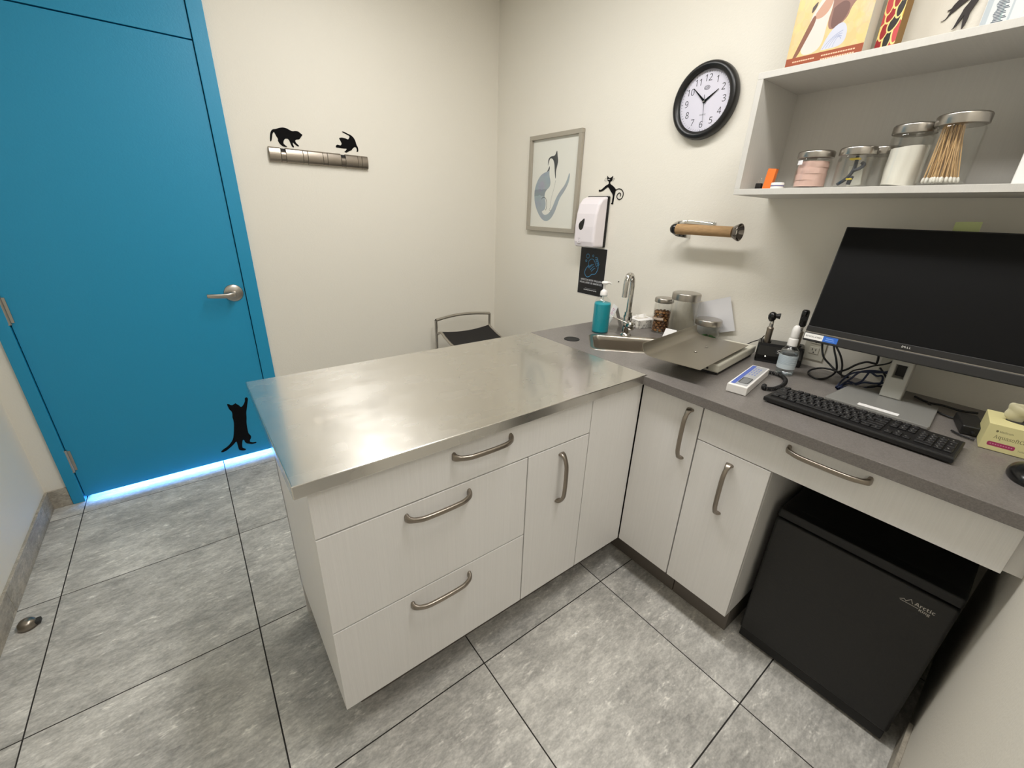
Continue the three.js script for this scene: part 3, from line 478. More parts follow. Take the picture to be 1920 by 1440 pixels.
{ const g = new THREE.PlaneGeometry(.19, .154, 10, 10), p = g.attributes.position; for (let i = 0; i < p.count; i++) p.setZ(i, .004 * Math.sin(p.getX(i) * 14) + .004); g.computeVertexNormals();
  solo('paper_sheet', 'curled blank paper sheet leaning on the wall behind the jars', 'paper', g, std({ color: 0xd9d8da, roughness: .75, side: THREE.DoubleSide }), [-.0075, 1.0385, 1.780], [0, wallB, .36]); }
{ // veterinary scale: platform and steel tray with one rolled-up side
  const t = thing('pet_scale', 'stainless pet scale tray on an off-white base beside the sink', 'scale', [-.27, Y, 1.95], .115);
  part('base', merge([slab([[-.19, -.085], [.15, -.060], [.20, -.030], [.20, .090], [-.19, .090]], .010, .044, .006)]), M.offWhite, t);
  part('skirt', bx(-.182, .192, .002, .012, -.028, .083), M.dark, t);
  for (const [x, z] of [[-.165, -.06], [.135, -.045], [-.165, .07], [.175, .07]]) part('foot', cyl(.012, .003, 0, 18), M.black, t, [x, 0, z]);
  part('level_port', (() => { const g = cyl(.004, .002, 0, 14); g.rotateZ(Math.PI / 2); return g; })(), M.black, t, [-.1905, .022, .05]);
  part('stand_off', merge([cyl(.010, .014, .044, 16)]), M.steel, t, [-.10, 0, 0]); part('stand_off', cyl(.010, .014, .044, 16), M.steel, t, [.10, 0, 0]);
  const s = new THREE.Shape(), k = [[.083, .058], [-.10, .058], [-.118, .061], [-.131, .069], [-.138, .082], [-.140, .100]], th = .0016;
  const c = new THREE.CatmullRomCurve3(k.map(([z, y]) => V(z, y, 0)), false, 'centripetal').getPoints(40), up = [], dn = [];
  c.forEach((q, i) => { const a = c[Math.max(0, i - 1)], b = c[Math.min(c.length - 1, i + 1)], d = b.clone().sub(a).normalize(); up.push(new THREE.Vector2(q.x + d.y * -th, q.y - d.x * th * -1 * -1)); dn.push(new THREE.Vector2(q.x, q.y)); });
  const pts = dn.map((q) => q.clone()), off = c.map((q, i) => { const a = c[Math.max(0, i - 1)], b = c[Math.min(c.length - 1, i + 1)], d = b.clone().sub(a).normalize(); return new THREE.Vector2(q.x + d.y * th, q.y - d.x * th); });
  const sh = new THREE.Shape([...pts, ...off.reverse()]);
  const g = new THREE.ExtrudeGeometry(sh, { depth: .462, bevelEnabled: false }); g.rotateY(-Math.PI / 2); g.translate(.115, 0, 0); // extrusion to -x, shape x to +z
  const tray = part('tray', boxUV(g), std({ color: 0xaaa498, metalness: 1, roughness: .36, side: THREE.DoubleSide }), t);
  for (const x of [-.155, -.055]) part('screw', lathe([[0, .0024], [.004, .0018], [.0062, 0], [0, 0]], 16), M.chrome, tray, [x, .0598, -.018]);
}
{ const t = thing('scale_display', 'white handheld scale display with blue stripe and small screen', 'display', [-.422, Y, 2.160], -.005);
  const ry = .155; t.rotation.y = ry;
  part('case', merge([slab([[-.136, -.031], [.136, -.029], [.136, .029], [-.136, .031]], .001, .030, .0025)]), M.white, t);
  const tex = canvasTex(640, 150, (g, W, H) => { g.fillStyle = '#a9aaab'; g.fillRect(0, 0, W, H); g.fillStyle = '#4a63b4'; g.fillRect(0, 0, W, 40); g.fillStyle = '#6e7fba'; for (let k = 0; k < 3; k++) for (let q = 0; q < 4; q++) g.fillRect(330 + q * 66, 52 + k * 26, 44, 12); g.strokeStyle = '#17181a'; g.lineWidth = 10; g.fillStyle = '#77797a'; g.beginPath(); g.roundRect(60, 50, 170, 84, 20); g.fill(); g.stroke(); });
  part('face_panel', (() => { const q = new THREE.PlaneGeometry(.252, .050); q.rotateX(-Math.PI / 2); return q; })(), std({ map: tex, roughness: .4 }), t, [.002, .0304, 0]);
}
{ const pts = [], base = new THREE.CatmullRomCurve3([[-.282, .936, 2.150], [-.258, .935, 2.166], [-.254, .934, 2.196], [-.285, .934, 2.226], [-.335, .934, 2.243], [-.390, .934, 2.247], [-.430, .934, 2.238], [-.440, .934, 2.220], [-.415, .935, 2.211]].map((q) => V(...q))), n = 60 * 8;
  for (let i = 0; i <= n; i++) { const u = i / n, p = base.getPoint(u), d = base.getTangent(u), s = V(0, 1, 0).cross(d).normalize(), a = u * 2 * Math.PI * 46; pts.push(p.clone().addScaledVector(s, Math.cos(a) * .0058).addScaledVector(V(0, 1, 0), Math.sin(a) * .0058 + .0005)); }
  solo('coiled_cord', 'black coiled cord lying beside the scale display', 'cord', new THREE.TubeGeometry(new THREE.CatmullRomCurve3(pts), 900, .0017, 5), M.black); }
{ const t = thing('otoscope_charger', 'black charging base with a small status light behind the sanitizer', 'charger', [-.062, Y, 2.108], -1.2);
  const s = new THREE.Shape([[-.036, .001], [.040, .001], [.045, .010], [.043, .030], [.030, .066], [.020, .075], [-.030, .080], [-.036, .070]].map((q) => new THREE.Vector2(...q)));
  const g = new THREE.ExtrudeGeometry(s, { depth: .146, bevelEnabled: true, bevelThickness: .008, bevelSize: .007, bevelOffset: -.007, bevelSegments: 4 }); g.rotateY(-Math.PI / 2); g.translate(.073, 0, 0);
  part('housing', g, M.blackGloss, t);
  for (const x of [-.052, .052]) part('socket', lathe([[.012, .0], [.0165, .0], [.0165, .010], [.013, .012], [.012, .004]], 26), M.blackPlastic, t, [x, .070, -.004]);
  part('badge', new THREE.PlaneGeometry(.036, .018), std({ roughness: .5, map: canvasTex(128, 64, (q) => { q.fillStyle = '#111'; q.fillRect(0, 0, 128, 64); q.strokeStyle = '#b8b4ae'; q.lineWidth = 8; q.beginPath(); q.ellipse(58, 22, 34, 15, 0, 0, 7); q.stroke(); q.fillStyle = '#8d8a86'; q.fillRect(22, 48, 84, 9); }) }), t, [.004, .050, .0395], [-.36, 0, 0]);
  part('status_lamp', new THREE.SphereGeometry(.0022, 10, 8), std({ color: 0xffffff, emissive: 0xfff6dc, emissiveIntensity: 3 }), t, [-.045, .026, .0435]);
}
function scope(label, x, y, z, head) {
  const t = thing('otoscope', label, 'otoscope', [x, y, z], -1.2);
  part('handle', lathe([[0, 0], [.0115, 0], [.0118, .052], [.0125, .060], [.0125, .064], [.008, .068], [0, .068]], 28), M.nickel, t);
  part('neck', merge([lathe([[0, .066], [.0085, .066], [.0075, .084], [.0065, .096], [0, .096]], 20)]), M.chrome, t);
  head(t);
}
scope('silver otoscope with black eyepiece standing left in the charger', -.088, Y + .072, 2.062, (t) => { const h = part('head', lathe([[0, .088], [.008, .090], [.014, .100], [.0155, .112], [.012, .122], [.005, .127], [0, .127]], 26), M.blackGloss, t, [-.004, 0, 0]); part('eyepiece', (() => { const g = lathe([[.004, 0], [.006, 0], [.010, .014], [.0115, .020], [.0085, .021], [.004, .012]], 22); g.rotateZ(-Math.PI / 2); return g; })(), M.blackPlastic, h, [.006, .114, .003]); });
scope('otoscope with tall black head standing right in the charger', -.050, Y + .072, 2.156, (t) => { const h = part('head', lathe([[0, .084], [.010, .084], [.0125, .092], [.0135, .130], [.013, .144], [.009, .150], [0, .151]], 26), M.blackGloss, t); part('dial', (() => { const g = cyl(.009, .006, 0, 20); g.rotateX(Math.PI / 2); return g; })(), M.blackPlastic, h, [0, .118, .012]); });
{ const t = thing('sanitizer_bottle', 'clear hand sanitizer bottle with white cap and printed label', 'bottle', [-.197, Y, 2.188]);
  part('bottle', lathe([[0, .001], [.028, .001], [.0305, .004], [.0305, .082], [.028, .094], [.018, .106], [.0135, .110], [.0135, .114]], 40), M.glass, t);
  part('gel', lathe([[0, .003], [.0275, .003], [.029, .006], [.029, .080], [.026, .091], [0, .091]], 36), phy({ color: 0xdfe9ee, roughness: .05, transmission: .95, thickness: .05, ior: 1.34 }), t);
  part('collar', lathe([[0, .110], [.0155, .110], [.0165, .113], [.0160, .136], [.013, .139], [0, .139]], 30), M.white, t);
  part('cap', lathe([[0, .137], [.0105, .137], [.0135, .146], [.0135, .168], [.011, .180], [.006, .186], [0, .187]], 28), M.white, t);
  const tex = canvasTex(512, 256, (g, W, H) => { g.fillStyle = '#c3cdd2'; g.fillRect(0, 0, W, H); g.fillStyle = '#8497a6'; for (let k = 0; k < 9; k++) { g.fillRect(30, 18 + k * 18, 200 + (k * 53) % 120, 6); g.fillRect(300, 24 + k * 18, 150 - (k * 31) % 60, 5); } g.fillStyle = '#2b3036'; for (let k = 0; k < 14; k++) g.fillRect(330 + k * 7, 196, 4, 34); });
  part('label', new THREE.CylinderGeometry(.0309, .0309, .052, 40, 1, true, -3.0, 4.6), std({ map: tex, roughness: .5, side: THREE.DoubleSide }), t, [0, .052, 0]);
}

// ---------------------------------------------------------------- computer
{ const t = thing('monitor', 'black widescreen monitor on a grey stand under the shelf', 'monitor', [-.2, Y, 2.497], wallB);
  const tilt = -.238, W = .27, H = .385;
  const p = new THREE.Group(); p.name = 'panel'; p.position.set(0, 1.077 - Y, .04); p.rotation.x = tilt; t.add(p);
  part('housing', bx(-W, W, 0, H, -.020, -.002, .003), M.blackPlastic, p);
  part('screen', bx(-W + .004, W - .004, .052, H - .004, -.003, -.0012), phy({ color: 0x060607, roughness: .5, specularIntensity: .35 }), p);
  part('chin', bx(-W, W, .0, .030, -.016, .0035, .003), std({ color: 0x201f1f, roughness: .45 }), p);
  part('upper_chin', bx(-W, W, .032, .052, -.016, .001, .002), std({ color: 0x171616, roughness: .45 }), p);
  part('trim_line', bx(-W + .001, W - .001, .0295, .0325, -.01, .0012), std({ color: 0x98948e, metalness: 1, roughness: .3 }), p);
  part('rear_shell', bx(-.19, .19, .06, .32, -.055, -.018, .012), M.blackPlastic, p);
  const lg = canvasTex(256, 96, (g) => { g.fillStyle = '#171616'; g.fillRect(0, 0, 256, 96); g.fillStyle = '#cfcdc9'; g.font = 'bold 66px sans-serif'; g.textAlign = 'center'; g.textBaseline = 'middle'; g.fillText('D', 48, 50); g.save(); g.translate(100, 48); g.rotate(-.6); g.fillText('E', 0, 2); g.restore(); g.fillText('L', 152, 50); g.fillText('L', 198, 50); });
  part('logo', new THREE.PlaneGeometry(.030, .0115), std({ map: lg, roughness: .4 }), p, [0, .0425, .0014]);
  const sk = canvasTex(512, 96, (g) => { g.fillStyle = '#eceae6'; g.fillRect(0, 0, 300, 96); g.fillStyle = '#2b66c4'; g.fillRect(292, 0, 220, 96); g.fillStyle = '#55504d'; g.font = 'bold 40px sans-serif'; g.fillText('GCCISC-A1061', 18, 62, 262); g.fillStyle = '#7fa6e2'; g.fillRect(340, 28, 110, 14); g.fillRect(330, 60, 140, 10); });
  part('asset_sticker', new THREE.PlaneGeometry(.098, .019), std({ map: sk, roughness: .5 }), p, [-W + .052, .0165, .0039]);
  // stand
  part('stand_base', slab([[-.125, .148], [.125, .148], [.128, .142], [.115, -.065], [-.115, -.065], [-.128, .142]], .001, .011, .002), std({ color: 0x8f8e8a, roughness: .4, metalness: .25 }), t);
  part('base_sticker', bx(-.045, .055, .0112, .0118, .112, .134), M.paper, t);
  const sc = new THREE.Shape([[-.028, 0], [.028, 0], [.028, .33], [-.028, .33]].map((q) => new THREE.Vector2(...q))); sc.holes.push(new THREE.Path([[-.013, .070], [.013, .070], [.013, .112], [-.013, .112]].map((q) => new THREE.Vector2(...q))));
  const sg = new THREE.ExtrudeGeometry(sc, { depth: .024, bevelEnabled: true, bevelThickness: .006, bevelSize: .004, bevelOffset: -.004, bevelSegments: 3 });
  part('stand_column', boxUV(sg), std({ color: 0xb2b1aa, roughness: .4, metalness: .2 }), t, [0, .011, -.052]);
  part('column_back', bx(-.020, .020, .011, .34, -.064, -.055), M.dark, t);
}
{ const t = thing('sticky_note', 'pale green sticky note peeking over the monitor top', 'note', [-.120, 1.452, 2.505], wallB);
  part('note_sheet', (() => { const g = new THREE.PlaneGeometry(.055, .055, 6, 6), p = g.attributes.position; for (let i = 0; i < p.count; i++) p.setZ(i, .004 * Math.cos(p.getX(i) * 50)); g.computeVertexNormals(); return g; })(), std({ color: 0xb9c28a, roughness: .8, side: THREE.DoubleSide }), t, [0, -.004, 0], [-.25, 0, .04]); }
{ // keyboard with every key
  const t = thing('keyboard', 'black full-size keyboard in front of the monitor stand', 'keyboard', [-.472, Y, 2.482], wallB - .012);
  const W = .440, D = .143;
  part('case', slab([[-W / 2, -D / 2], [W / 2, -D / 2], [W / 2, D / 2], [-W / 2, D / 2]], .004, .020, .004), M.blackPlastic, t);
  for (const [x, z] of [[-.2, -.06], [.2, -.06], [-.2, .06], [.2, .06]]) part('foot', bx(x - .01, x + .01, 0, .005, z - .004, z + .004), M.black, t);
  const km = std({ color: 0x141314, roughness: .5 }), geos = {}, u = .0188;
  const lgx = std({ color: 0x9a9894, roughness: .7 });
  const key = (x, z, w = 1, d = 1, mark = true) => { const id = w + '_' + d; geos[id] ??= new RoundedBoxGeometry(u * w - .0032, .007, u * d - .0032, 1, .0015); const k = part('key', geos[id], km, t, [-.211 + x * u + u * w / 2, .0215, -.066 + z * u + u * d / 2]); if (mark && w < 1.6) part('legend', (geos.mark ??= new THREE.PlaneGeometry(.0032, .0022).rotateX(-Math.PI / 2)), lgx, k, [-.002, .0036, -.002]); };
  const row = (z, ws, x0 = 0, gap) => { let x = x0; for (const w of ws) { if (w < 0) { x -= w; continue; } key(x, z, w); x += w; } };
  row(0, [1, -1, 1, 1, 1, 1, -.5, 1, 1, 1, 1, -.5, 1, 1, 1, 1]);
  row(1.25, [1, 1, 1, 1, 1, 1, 1, 1, 1, 1, 1, 1, 1, 2]); row(2.25, [1.5, 1, 1, 1, 1, 1, 1, 1, 1, 1, 1, 1, 1, 1.5]); row(3.25, [1.75, 1, 1, 1, 1, 1, 1, 1, 1, 1, 1, 1, 2.25]); row(4.25, [2.25, 1, 1, 1, 1, 1, 1, 1, 1, 1, 1, 2.75]); row(5.25, [1.25, 1.25, 1.25, 6.25, 1.25, 1.25, 1.25, 1.25]);
  for (const z of [0, 1.25, 2.25]) row(z, [1, 1, 1], 15.25); row(4.25, [1], 16.25); row(5.25, [1, 1, 1], 15.25);
  row(1.25, [1, 1, 1, 1], 18.5); row(2.25, [1, 1, 1], 18.5); row(3.25, [1, 1, 1], 18.5); row(4.25, [1, 1, 1], 18.5); row(5.25, [2, 1], 18.5); key(21.5, 2.25, 1, 2); key(21.5, 4.25, 1, 2);
}
{ const t = thing('mouse', 'black computer mouse on the worktop near the counter end', 'mouse', [-.475, Y, 2.815], wallB + .1);
  const g = new THREE.SphereGeometry(1, 32, 20), p = g.attributes.position; for (let i = 0; i < p.count; i++) { let x = p.getX(i), y = p.getY(i), z = p.getZ(i); y = y < -.2 ? -.2 : y; p.setXYZ(i, x * .031 * (1 - .08 * z), (y + .2) * .029 + .001, z * .056); } g.computeVertexNormals();
  part('shell', g, std({ color: 0x131313, roughness: .25 }), t); part('scroll_wheel', (() => { const q = cyl(.009, .007, -.0035, 20); q.rotateZ(Math.PI / 2); return q; })(), M.dark, t, [0, .0275, -.024]); }
{ const t = thing('glove_box', 'pale yellow box of disposable gloves beside the keyboard', 'box', [-.284, Y, 2.790], wallB + .14);
  const yl = std({ color: 0xd9d098, roughness: .6 });
  const tex = canvasTex(512, 192, (g, W, H) => { g.fillStyle = '#ded69d'; g.fillRect(0, 0, W, H); g.fillStyle = '#6d6746'; g.beginPath(); g.arc(62, 44, 8, 0, 7); g.fill(); g.font = '20px sans-serif'; g.fillText('Medicom', 76, 51); g.font = '36px serif'; g.fillText('AquasoftCoussin', 56, 98, 330); g.fillStyle = '#a8365f'; g.beginPath(); g.roundRect(36, 128, 168, 32, 12); g.fill(); g.fillStyle = '#d98fab'; for (let k = 0; k < 9; k++) g.fillRect(52 + k * 16, 140, 10, 7); g.fillStyle = '#8d8763'; g.font = '17px sans-serif'; g.fillText('Taille M', 224, 158); });
  part('carton', bx(-.075, .075, .0005, .072, -.060, .062, .0015), yl, t);
  part('front_print', new THREE.PlaneGeometry(.148, .068), std({ map: tex, roughness: .6 }), t, [0, .036, .0625]);
  part('opening', slab(Array.from({ length: 28 }, (_, k) => [.045 * Math.cos(k / 28 * 6.283), .02 * Math.sin(k / 28 * 6.283)]), .0721, .0726), M.dark, t);
  const f = new THREE.SphereGeometry(1, 22, 16), p = f.attributes.position; for (let i = 0; i < p.count; i++) { const x = p.getX(i), y = p.getY(i), z = p.getZ(i), w = 1 + .14 * Math.sin(5 * x + 3 * y) + .1 * Math.sin(7 * z); p.setXYZ(i, x * .022 * w, .026 + y * .026 * w, z * .007 * w); } f.computeVertexNormals();
  part('glove', f, std({ color: 0xc9c3a4, roughness: .7 }), t, [-.016, .074, -.004], [0, .2, .55]);
  const f2 = f.clone(); f2.scale(.9, .55, 2.2); part('glove', f2, std({ color: 0xcbc5aa, roughness: .7 }), t, [.026, .070, .002], [.2, .6, -.8]);
}
{ const t = thing('power_adapter', 'flat black power adapter between monitor stand and glove box', 'adapter', [-.235, Y, 2.690], wallB + .25);
  part('brick', bx(-.024, .024, .0005, .028, -.062, .055, .005), M.blackPlastic, t); part('strain_relief', (() => { const g = cyl(.0045, .016, 0, 12, .003); g.rotateX(Math.PI / 2); return g; })(), M.black, t, [0, .012, .054]); }
const cordM = std({ color: 0x0f0e0f, roughness: .5 }), ethM = std({ color: 0x1a2440, roughness: .5 });
const cables = [
  [[[-0.05,1.046,2.238],[-0.05,1.019,2.243],[-0.06,0.988,2.26],[-0.06,0.968,2.284],[-0.07,0.954,2.31],[-0.07,0.944,2.328],[-0.07,0.938,2.342],[-0.08,0.942,2.356]], .0035, cordM, 'black power cord hanging from the monitor beside the outlet'], [[[-0.04,1.043,2.27],[-0.05,1.014,2.285],[-0.06,0.987,2.301],[-0.06,0.95,2.311],[-0.107,0.931,2.305],[-0.162,0.931,2.286],[-0.131,0.931,2.249],[-0.09,0.936,2.24],[-0.07,0.947,2.262],[-0.07,0.952,2.294],[-0.08,0.952,2.32]], .0034, cordM, 'black cord looping round on the worktop behind the keyboard'], [[[-0.05,1.037,2.283],[-0.06,1.007,2.309],[-0.06,0.975,2.323],[-0.07,0.942,2.33]], .0034, cordM, 'short black cord dropping behind the looped cord'],
  [[[-0.05,0.943,2.314],[-0.06,0.964,2.34],[-0.06,0.99,2.363],[-0.06,1.007,2.388],[-0.06,1.008,2.407],[-0.06,1.008,2.414],[-0.05,1.035,2.411],[-0.05,1.046,2.406]], .0036, cordM, 'black video cable rising to the monitor underside'], [[[-0.1,0.942,2.341],[-0.1,0.954,2.354],[-0.1,0.976,2.368],[-0.09,0.989,2.391],[-0.08,1.004,2.413],[-0.07,1.014,2.435],[-0.07,1.025,2.45],[-0.06,1.038,2.458],[-0.06,1.049,2.462]], .0026, cordM, 'thin black cord running up behind the monitor'], [[[-0.125,0.931,2.4],[-0.12,0.932,2.417],[-0.12,0.946,2.439],[-0.11,0.949,2.464],[-0.1,0.947,2.489],[-0.1,0.941,2.492],[-0.08,0.96,2.468],[-0.07,0.977,2.452],[-0.05,0.995,2.427]], .0032, cordM, 'black cord coming from behind the monitor stand'],
  [[[-0.201,0.931,2.358],[-0.14,0.945,2.356],[-0.13,0.967,2.367],[-0.12,0.981,2.387],[-0.11,0.989,2.424],[-0.1,0.999,2.455],[-0.09,1.015,2.475],[-0.08,1.027,2.489],[-0.07,1.039,2.497]], .0032, ethM, 'dark blue network cable running up under the monitor'], [[[-0.212,0.931,2.365],[-0.14,0.934,2.363],[-0.13,0.954,2.375],[-0.12,0.982,2.391],[-0.11,0.994,2.419],[-0.1,0.995,2.457],[-0.1,0.988,2.48],[-0.1,0.975,2.484],[-0.11,0.966,2.467],[-0.12,0.955,2.437],[-0.12,0.949,2.41],[-0.13,0.935,2.392],[-0.159,0.931,2.378],[-0.211,0.931,2.373]], .0032, ethM, 'dark blue network cable in a wide loose loop'], [[[-0.173,0.931,2.362],[-0.13,0.942,2.37],[-0.13,0.942,2.392],[-0.12,0.952,2.404],[-0.12,0.977,2.412],[-0.11,0.988,2.415],[-0.11,0.98,2.436],[-0.1,0.982,2.448],[-0.1,0.964,2.453],[-0.11,0.946,2.446],[-0.12,0.936,2.424],[-0.135,0.931,2.4],[-0.14,0.939,2.378],[-0.15,0.933,2.367],[-0.198,0.931,2.367]], .0032, ethM, 'dark blue network cable tangled in small loops'],
  [[[-0.061,0.931,2.542],[-0.089,0.931,2.582],[-0.08,0.931,2.613],[-0.086,0.931,2.655],[-0.065,0.931,2.691]], .0035, cordM, 'black cord along the wall right of the monitor stand'], [[[-0.084,0.931,2.577],[-0.144,0.931,2.602],[-0.173,0.931,2.627],[-0.181,0.931,2.657],[-0.136,0.931,2.68]], .0030, cordM, 'black cord curving over the monitor stand base'], [[[-0.299,0.931,2.665],[-0.315,0.931,2.685],[-0.324,0.931,2.713]], .0026, cordM, 'black cord end beside the glove box'], [[[-0.09,1.025,2.048],[-0.06,0.998,2.023],[-0.05,0.982,1.998],[-0.05,0.958,1.967],[-0.06,0.937,1.943]], .0020, cordM, 'thin black cord from the charger toward the scale'],
];
for (const [p, r, m, l] of cables) solo('cable', l, 'cable', tube(p, r, 90), m);

// ---------------------------------------------------------------- fridge under the desk
{ const t = thing('mini_fridge', 'black mini fridge in the bay under the desk drawer', 'fridge', [-.30, 0, 2.616], wallB);
  const w = .2185;
  part('cabinet', bx(-w, w, .03, .592, -.23, .192, .006), M.blackPlastic, t);
  part('door', bx(-w, w, .052, .560, .196, .243, .009), std({ color: 0x191817, roughness: .5, bumpMap: wallBump, bumpScale: .0008 }), t);
  part('top_trim', bx(-w, w, .562, .594, .190, .236, .006), M.black, t);
  part('plinth', bx(-w + .004, w - .004, .012, .050, .18, .236, .003), M.black, t);
  for (const x of [-.19, .19]) for (const z of [-.2, .2]) part('foot', cyl(.014, .032, 0, 16), M.black, t, [x, 0, z]);
  const tex = canvasTex(512, 200, (g) => { g.fillStyle = '#191817'; g.fillRect(0, 0, 512, 200); g.fillStyle = g.strokeStyle = '#b3aea6'; g.font = 'bold 92px sans-serif'; g.fillText('Arctic', 196, 92, 290); g.font = 'bold 70px sans-serif'; g.fillText('King', 262, 160, 190); g.lineWidth = 9; g.beginPath(); g.moveTo(10, 112); g.lineTo(60, 70); g.lineTo(90, 96); g.lineTo(140, 20); g.lineTo(176, 92); g.stroke(); g.fillRect(20, 118, 240, 9); });
  part('logo', new THREE.PlaneGeometry(.082, .032), std({ map: tex, roughness: .45 }), t, [2.768 - 2.616, .512, .2433]);
}

// ---------------------------------------------------------------- in the shelf
const SY = 1.562;
{ const t = thing('orange_marker_box', 'small orange box standing at the left inside the shelf', 'box', [-.21, SY, 1.972], wallB); part('carton', bx(-.014, .014, .0003, .066, -.010, .010, .002), std({ color: 0xe8772c, roughness: .5 }), t, [0, 0, 0], [0, 0, -.10]); part('carton_flap', bx(-.0135, .0135, .064, .0675, -.0095, .0095), std({ color: 0xd96a24, roughness: .5 }), t, [0, 0, 0], [0, 0, -.10]); }
{ const t = thing('black_clip', 'small black clip leaning next to the orange box', 'clip', [-.215, SY, 1.944], wallB); part('clip_body', bx(-.010, .010, .0005, .022, -.008, .008, .003), M.black, t); part('clip_wire', tube([[-.004, .018, 0], [-.002, .036, 0], [.003, .038, 0], [.005, .018, 0]], .001, 20), M.chrome, t); }
{ const t = thing('tape_roll', 'small white tape roll lying in front of the pink pad jar', 'tape', [-.238, SY, 2.016]); part('tape', lathe([[.007, 0], [.019, 0], [.020, .002], [.020, .018], [.019, .020], [.007, .020], [.007, 0]], 32), M.white, t); part('stripe', lathe([[.0201, .008], [.0203, .010], [.0201, .012]], 32), std({ color: 0x6d6a90, roughness: .6 }), t); }
const J1 = [-.20, SY, 2.098], J2 = [-.205, SY, 2.213], J3 = [-.105, SY, 2.250], J4 = [-.170, SY, 2.325], J5 = [-.206, SY, 2.425];
jar('supply_jar', 'shelf jar holding folded pink cotton pads', J1, .050, .092, .020);
jar('supply_jar', 'shelf jar with blue and yellow nail clippers inside', J2, .046, .092, .022);
jar('supply_jar', 'dark empty shelf jar standing behind the clipper jar', J3, .046, .100, .022);
jar('supply_jar', 'shelf jar filled with white gauze beside the swab jar', J4, .050, .142, .024);
jar('supply_jar', 'tallest shelf jar full of wooden cotton swabs', J5, .0525, .148, .026);
function lump(r, h, a, s) { const g = new THREE.CylinderGeometry(r, r, h, 36, 10), p = g.attributes.position; for (let i = 0; i < p.count; i++) { const x = p.getX(i), y = p.getY(i), z = p.getZ(i), th = Math.atan2(z, x), w = 1 - a * (.5 + .5 * Math.sin(3 * th + y * s) * Math.sin(5 * th - y * s * .6)); p.setXYZ(i, x * w, y * (1 - .05 * Math.sin(2 * th)), z * w); } g.computeVertexNormals(); g.translate(0, h / 2, 0); return g; }
const pink = std({ color: 0xdcb9ae, roughness: .95 });
for (let k = 0; k < 4; k++) solo('cotton_pad', ['lowest folded pink pad in the shelf jar', 'second folded pink pad in the shelf jar', 'third folded pink pad in the shelf jar', 'topmost folded pink pad in the shelf jar'][k], 'pad', (() => { const g = lump(.0445, .0185, .08, 60 + 20 * k); return g; })(), pink, [J1[0], SY + .0075 + k * .0184, J1[2]], [0, k * .8, 0], 'pink pads in the shelf jar');
solo('gauze_wad', 'white gauze wad filling the shelf jar', 'gauze', lump(.0440, .100, .10, 45), std({ color: 0xe6e3da, roughness: .95 }), [J4[0], SY + .0075, J4[2]]);
{ const t = thing('nail_clippers', 'dark blue nail clippers with yellow bands in the shelf jar', 'clippers', [J2[0], SY + .009, J2[2]], wallB); const bm = std({ color: 0x1b2433, roughness: .5 }), ym = std({ color: 0xe3c92c, roughness: .5 });
  part('handle', tube([[-.026, .002, .018], [-.004, .020, .020], [.006, .044, .016], [.004, .080, .008]], .005, 24), bm, t); part('handle', tube([[.004, .001, .022], [.006, .014, .022], [.008, .024, .020]], .006, 16), bm, t); part('jaw', tube([[.006, .040, .017], [.020, .046, .015], [.027, .056, .012], [.020, .062, .010]], .005, 20), bm, t);
  part('band', bx(-.012, .014, .070, .0755, .002, .022, .002), ym, t); part('band', bx(-.004, .012, .014, .018, .016, .030, .002), ym, t); }
solo('white_pad', 'white pad tucked behind the clippers in the jar', 'pad', bx(-.018, .018, 0, .062, -.004, .004, .003), std({ color: 0xd8d8cf, roughness: .9 }), [J2[0] + .018, SY + .008, J2[2] + .008], [0, wallB, .15]);
{ const stick = cyl(.0013, .132, .010, 7), tipG = new THREE.SphereGeometry(.0034, 9, 7); tipG.scale(1, 2.2, 1);
  const wood = std({ color: 0xcfab77, roughness: .75 }), cot = std({ color: 0xf1efe8, roughness: .95 });
  const proto = new THREE.Group(); const a = new THREE.Mesh(stick, wood); a.name = 'stick'; const b = new THREE.Mesh(tipG, cot); b.name = 'cotton_tip'; b.position.y = .008; proto.add(a, b);
  for (let k = 0; k < 64; k++) { const s = proto.clone(); s.name = numbered('cotton_swab'); const th = k * 2.399, R = .040 * Math.sqrt((k + .5) / 64), bx0 = R * Math.cos(th), bz0 = R * Math.sin(th), tx = bx0 * .55 - .006 + .012 * (rnd() - .5), tz = bz0 * .45 - .010 + .020 * (rnd() - .5);
    s.position.set(J5[0] + bx0, SY + .0085, J5[2] + bz0); const d = V(tx - bx0, .135, tz - bz0).normalize(); s.quaternion.setFromUnitVectors(V(0, 1, 0), d);
    s.userData = { label: 'wooden cotton swab standing in the tall shelf jar', category: 'swab', group: 'cotton swabs in the shelf jar' }; scene.add(s); } }
{ const t = thing('paper_stack', 'stack of white papers standing at the right of the shelf', 'papers', [-.150, SY, 2.60], wallB); part('paper_block', bx(-.035, .10, .0005, .22, -.09, .09, .001), M.paper, t); part('top_sheet', bx(-.0365, -.0352, .001, .215, -.088, .088), std({ color: 0xdedcd6, roughness: .8 }), t); }
solo('jar_sticker', 'small white price sticker on the pink pad jar', 'label', new THREE.CylinderGeometry(.0507, .0507, .013, 10, 1, true, -2.35, .42), std({ color: 0xe6e6e8, roughness: .6, side: THREE.DoubleSide }), [J1[0], SY + .078, J1[2]]);

